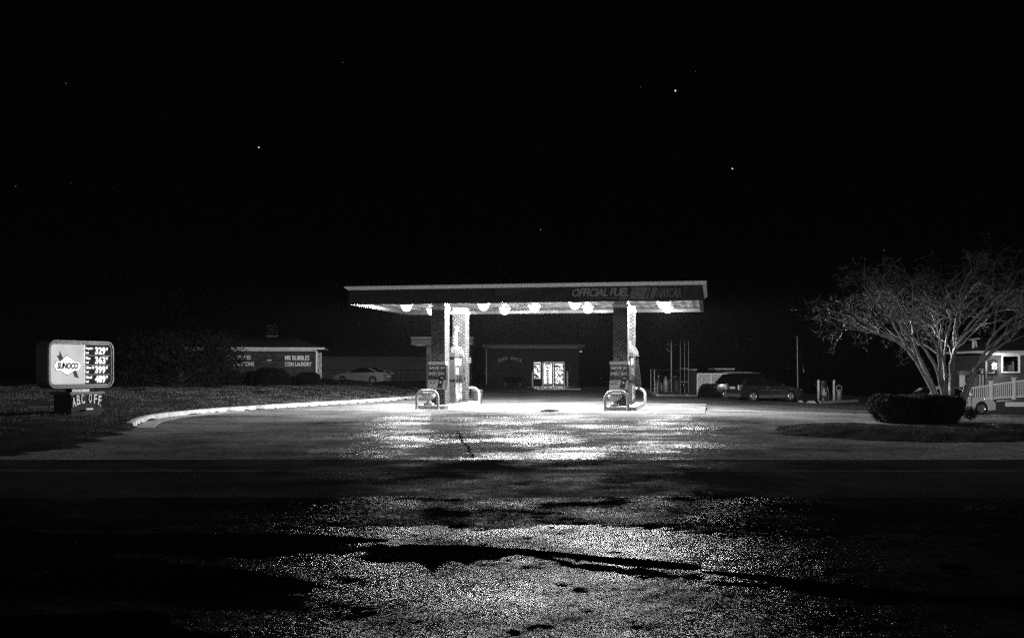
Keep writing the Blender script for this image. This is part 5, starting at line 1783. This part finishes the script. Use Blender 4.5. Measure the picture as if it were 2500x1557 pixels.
leaf_cloud(42000, evf, .085, 8).build('crown', M['leaf_dark'], t, uv=False)
limbs = MB()
for c_, s_ in boughs[::4]:
    limbs.tube([(0, 0, max(.2, c_.z - 1.0)), tuple(c_ * .5 + Vector((0, 0, c_.z * .45 - .2))), tuple(c_)], [.05, .035, .01], 4, caps=False)
limbs.build('limbs', M['wood_dark'], t)

def bush(px0, px1, py0, D, z0, label, seed, n=5200, leaf=.05, group='clipped bushes along the laundry wall'):
    k = D / F
    cx = ((px0 + px1) / 2 - CX) * k
    t = thing('bush', label, 'bush', (cx, D, z0), 0, group)
    a, h = (px1 - px0) / 2 * k, HC - (py0 - HY) * k - z0
    def fn(r):
        th, ph = r.uniform(0, 2 * PI), math.acos(r.uniform(0, 1))
        rad = 1 - abs(r.gauss(0, .06)) + .05 * math.sin(th * 5) * math.sin(ph * 4)
        return Vector((a * rad * math.sin(ph) ** .7 * math.cos(th), .9 * a * rad * math.sin(ph) ** .7 * math.sin(th), max(0, h * rad * math.cos(ph) ** .8)))
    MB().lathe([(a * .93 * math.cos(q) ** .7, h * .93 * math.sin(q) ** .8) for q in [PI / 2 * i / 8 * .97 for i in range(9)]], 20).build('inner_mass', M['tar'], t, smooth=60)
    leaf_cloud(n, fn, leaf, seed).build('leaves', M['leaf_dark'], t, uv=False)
bush(535, 592, 902, 66, .45, 'rounded dark bush nearest the evergreen tree', 31)
bush(608, 712, 897, 67, .45, 'widest rounded dark bush under the middle of the laundry wall', 32, 8000)
bush(716, 788, 908, 67.5, .42, 'rounded dark bush at the right corner of the laundry', 33)
bush(1703, 1764, 936, 70, gz(14, 70), 'low dark bush in front of the white lattice fence', 34, 4000, .05, 'bushes by the lattice fence')

# clipped hedge on the right
hd = G(2266, 1036)
k = hd.y / F
t = thing('hedge', 'dense clipped dark hedge at the foot of the bare tree', 'hedge', (hd.x, hd.y + .9, 0))
ha, hb_, hh = 105 * k, .85, .80
def hf(r):
    u = r.random()
    # superellipse surface, narrower at the base, wavy
    th = r.uniform(0, 2 * PI)
    z = r.random() ** .8
    if u < .28:
        q = math.sqrt(r.random())
        x, y = ha * q * math.cos(th), hb_ * q * math.sin(th)
        z = 1 - abs(r.gauss(0, .02))
    else:
        x = ha * math.copysign(abs(math.cos(th)) ** .55, math.cos(th)); y = hb_ * math.copysign(abs(math.sin(th)) ** .55, math.sin(th))
        f_ = (.82 + .18 * sstep(z * 1.8)) * (1 - .10 * sstep((z - .8) / .2)) + .035 * math.sin(th * 9 + z * 5) + r.gauss(0, .022)
        x *= f_; y *= f_
    x += r.gauss(0, .02); y += r.gauss(0, .02)
    return Vector((x, y, max(.02, hh * z + .03 * math.sin(x * 5) + r.gauss(0, .015))))
leaf_cloud(30000, hf, .026, 12).build('leaves', M['leaf_hedge'], t, uv=False)
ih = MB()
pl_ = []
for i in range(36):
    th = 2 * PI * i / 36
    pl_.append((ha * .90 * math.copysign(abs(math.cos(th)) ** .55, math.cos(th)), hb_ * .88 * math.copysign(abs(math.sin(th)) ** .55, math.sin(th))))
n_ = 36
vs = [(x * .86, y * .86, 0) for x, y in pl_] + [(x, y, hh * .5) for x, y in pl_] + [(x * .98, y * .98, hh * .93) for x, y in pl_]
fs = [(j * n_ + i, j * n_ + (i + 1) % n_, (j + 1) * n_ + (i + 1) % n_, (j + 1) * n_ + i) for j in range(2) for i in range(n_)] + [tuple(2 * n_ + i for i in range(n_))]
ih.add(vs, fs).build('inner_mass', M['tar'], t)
shb = G(2398, 1028)
t = thing('small_shrub', 'small ragged shrub growing at the right end of the hedge', 'shrub', (shb.x - .15, shb.y + .5, 0))
def sf_(r):
    p = Vector((r.gauss(0, 1), r.gauss(0, 1), r.gauss(0, 1))).normalized() * (r.random() ** .4)
    return Vector((p.x * .24, p.y * .24, .24 + p.z * .22))
leaf_cloud(1000, sf_, .03, 17).build('leaves', M['leaf_hedge'], t, uv=False)
MB().tube([(0, 0, 0), (.02, 0, .2), (.04, 0, .38)], [.02, .015, .005], 5).build('stem', M['wood_dark'], t)

# planted bed in front of the hedge
BEDP = [(1900, 1046), (1960, 1036), (2060, 1036), (2150, 1038), (2300, 1046), (2440, 1050), (2700, 1056), (2800, 1066), (2560, 1076), (2300, 1080), (2100, 1074), (1980, 1066), (1910, 1060)]
poly = blob(BEDP, .05, 8)
def inside(x, y, poly):
    c_ = False
    j = len(poly) - 1
    for i in range(len(poly)):
        (xi, yi), (xj, yj) = poly[i], poly[j]
        if (yi > y) != (yj > y) and x < (xj - xi) * (y - yi) / (yj - yi) + xi: c_ = not c_
        j = i
    return c_
def edged(x, y):
    m_ = 9
    for i in range(len(poly)):
        (xi, yi) = poly[i]
        m_ = min(m_, math.hypot(x - xi, y - yi))
    return m_
def bedz(x, y):
    if not inside(x, y, poly): return -.06 if edged(x, y) > .4 else -.015
    return .012 + .11 * sstep(edged(x, y) / 1.6) + .012 * math.sin(x * 3 + y * 2) + .008 * math.sin(x * 7 - y * 5)
struct(grid(lin(4.5, 19, 116), lin(18.2, 31, 102), bedz).build('planting_bed', M['bed'], uv=False, smooth=60), 'low gravelly bed with sparse grass in front of the hedge')
gb = blades(16000, (5.5, 18.5), (18.5, 30), .015, .05, bedz, lambda x, y: inside(x, y, poly) and (math.sin(x * 2.3 + y) + math.sin(y * 3.1 - x) > -.5), w=.008)
tag(gb.build('ground_cover', M['grass'], uv=False), 'sparse short grass growing in the gravelly bed by the hedge', 'grass', kind='stuff')

# bare multi-stemmed tree on the right
tb = Vector(((2322 - CX) / F * 31.2, 31.2, 0))
t = thing('bare_tree', 'spreading leafless multi-stemmed tree rising behind the hedge', 'tree', tb)
rt = random.Random(15)
stems, mids, twigs = MB(), MB(), MB()
tips = []
def grow(p, d, length, r0, depth, mb_depth):
    n = max(3, int(length / .16))
    pts, rr = [p.copy()], [r0]
    dd = d.copy()
    for i in range(n):
        dd = (dd + Vector((rt.gauss(0, .10), rt.gauss(0, .10), rt.gauss(0, .07))) * (1 + depth * .35)).normalized()
        # branches of the umbrella crown flatten out as they rise
        if depth >= 1:
            out = Vector((pts[-1].x, pts[-1].y, 0))
            if out.length > .1: dd = (dd + out.normalized() * .05).normalized()
            if pts[-1].z > 5.3: dd.z -= .05
            elif depth < 3: dd.z += .02
            if depth >= 3 and rt.random() < .4: dd.z -= .10
            dd.normalize()
        pts.append(pts[-1] + dd * (length / n))
        rr.append(r0 * (1 - .34 * (i + 1) / n))
    tgt = stems if depth <= 1 else (mids if depth <= 3 else twigs)
    tgt.tube(pts, rr, 8 if depth <= 1 else (5 if depth <= 3 else 3), caps=False)
    if depth >= 5 or length < .16 or abs(pts[-1].x) > 4.0:
        tips.append(pts[-1]); return
    kids = rt.choice((2, 3)) if depth < 2 else (rt.choice((2, 3, 3)) if depth < 3 else rt.choice((2, 3, 4)))
    for c_ in range(kids):
        i = n if c_ < 2 else rt.randint(n // 2, n)
        base, bd = pts[i], (pts[i] - pts[i - 1]).normalized()
        ax = bd.orthogonal().normalized()
        ax = Matrix.Rotation(rt.uniform(0, 2 * PI), 3, bd) @ ax
        ang = rt.uniform(.22, .55) if depth < 3 else rt.uniform(.35, .95)
        nd = Matrix.Rotation(ang, 3, ax) @ bd
        if depth < 3 and nd.z < .18: nd.z = .18 + abs(nd.z) * .3; nd.normalize()
        grow(base, nd, length * rt.uniform(.58, .80), rr[i] * rt.uniform(.55, .78), depth + 1, mb_depth)
first = [(-.62, -.15, 1.0), (-.42, .30, 1.0), (-.22, -.25, 1.0), (-.06, .2, 1.0), (.10, -.1, 1.0), (.24, .25, 1.0), (.50, -.2, 1.0), (-.74, .12, 1.0), (.78, .1, 1.0), (.1, .5, 1), (-.3, -.55, 1)]
for i, (dx, dy, dz) in enumerate(first):
    a = 2 * PI * i / len(first)
    base = Vector((dx * .20 + rt.uniform(-.04, .04), dy * .22, 0))
    d0 = Vector((dx * .35, dy * .35, 1)).normalized()
    # a stem: nearly upright at first, then leaning out
    pts = [base]
    dcur = d0
    tgt_d = Vector((dx, dy, dz)).normalized()
    Ls = rt.uniform(1.5, 2.1)
    nn = 9
    for q in range(nn):
        dcur = (dcur.lerp(tgt_d, .16) + Vector((rt.gauss(0, .05), rt.gauss(0, .05), 0))).normalized()
        pts.append(pts[-1] + dcur * Ls / nn)
    r0 = rt.uniform(.060, .092)
    stems.tube(pts, [r0 * (1.15 - .5 * q / nn) for q in range(nn + 1)], 10, caps=False)
    for c_ in range(3 if i % 2 else 2):
        ax = Matrix.Rotation(rt.uniform(0, 2 * PI), 3, dcur) @ dcur.orthogonal().normalized()
        nd = Matrix.Rotation(rt.uniform(.12, .42), 3, ax) @ dcur
        if nd.z < .3: nd.z = .3; nd.normalize()
        grow(pts[-1], nd, rt.uniform(1.15, 1.55), r0 * rt.uniform(.50, .68), 1, 0)
st_ = stems.build('trunk', M['bark'], t, smooth=70, uv=False)
mids.build('branches', M['bark'], t, smooth=70, uv=False)
twigs.build('twigs', M['twig'], t, uv=False)
print('tips', len(tips))
tf = random.Random(5)
def tipf(r):
    p = r.choice(tips)
    return p + Vector((r.gauss(0, .13), r.gauss(0, .13), r.gauss(0, .10)))
leaf_cloud(9000, tipf, .011, 22).build('seed_heads', M['seed'], t, uv=False)
ft = MB()
for p in tips:
    for q in range(3):
        d = Vector((tf.gauss(0, 1), tf.gauss(0, 1), tf.gauss(.1, .8))).normalized() * tf.uniform(.12, .32)
        m_ = p + d * .5 + Vector((tf.gauss(0, .02), tf.gauss(0, .02), tf.gauss(0, .02)))
        ft.tube([p, m_, p + d], [.004, .003, .0015], 3, caps=False)
ft.build('fine_twigs', M['twig'], t, uv=False)

# haze volume added for the glow round the lamps
m, nt, out = mat_new('glow_haze')
pv = N(nt, 'ShaderNodeVolumePrincipled')
pv.inputs['Density'].default_value = .00008; pv.inputs['Anisotropy'].default_value = .3; pv.inputs['Color'].default_value = g4(.95)
nt.links.new(pv.outputs[0], out.inputs['Volume'])
hz = MB().box(-130, 130, -20, 170, -4, 16).build('haze', m, uv=False)
tag(hz, kind='stuff')
hz['label'] = 'thin haze added to make a faint glow round the canopy lamps'
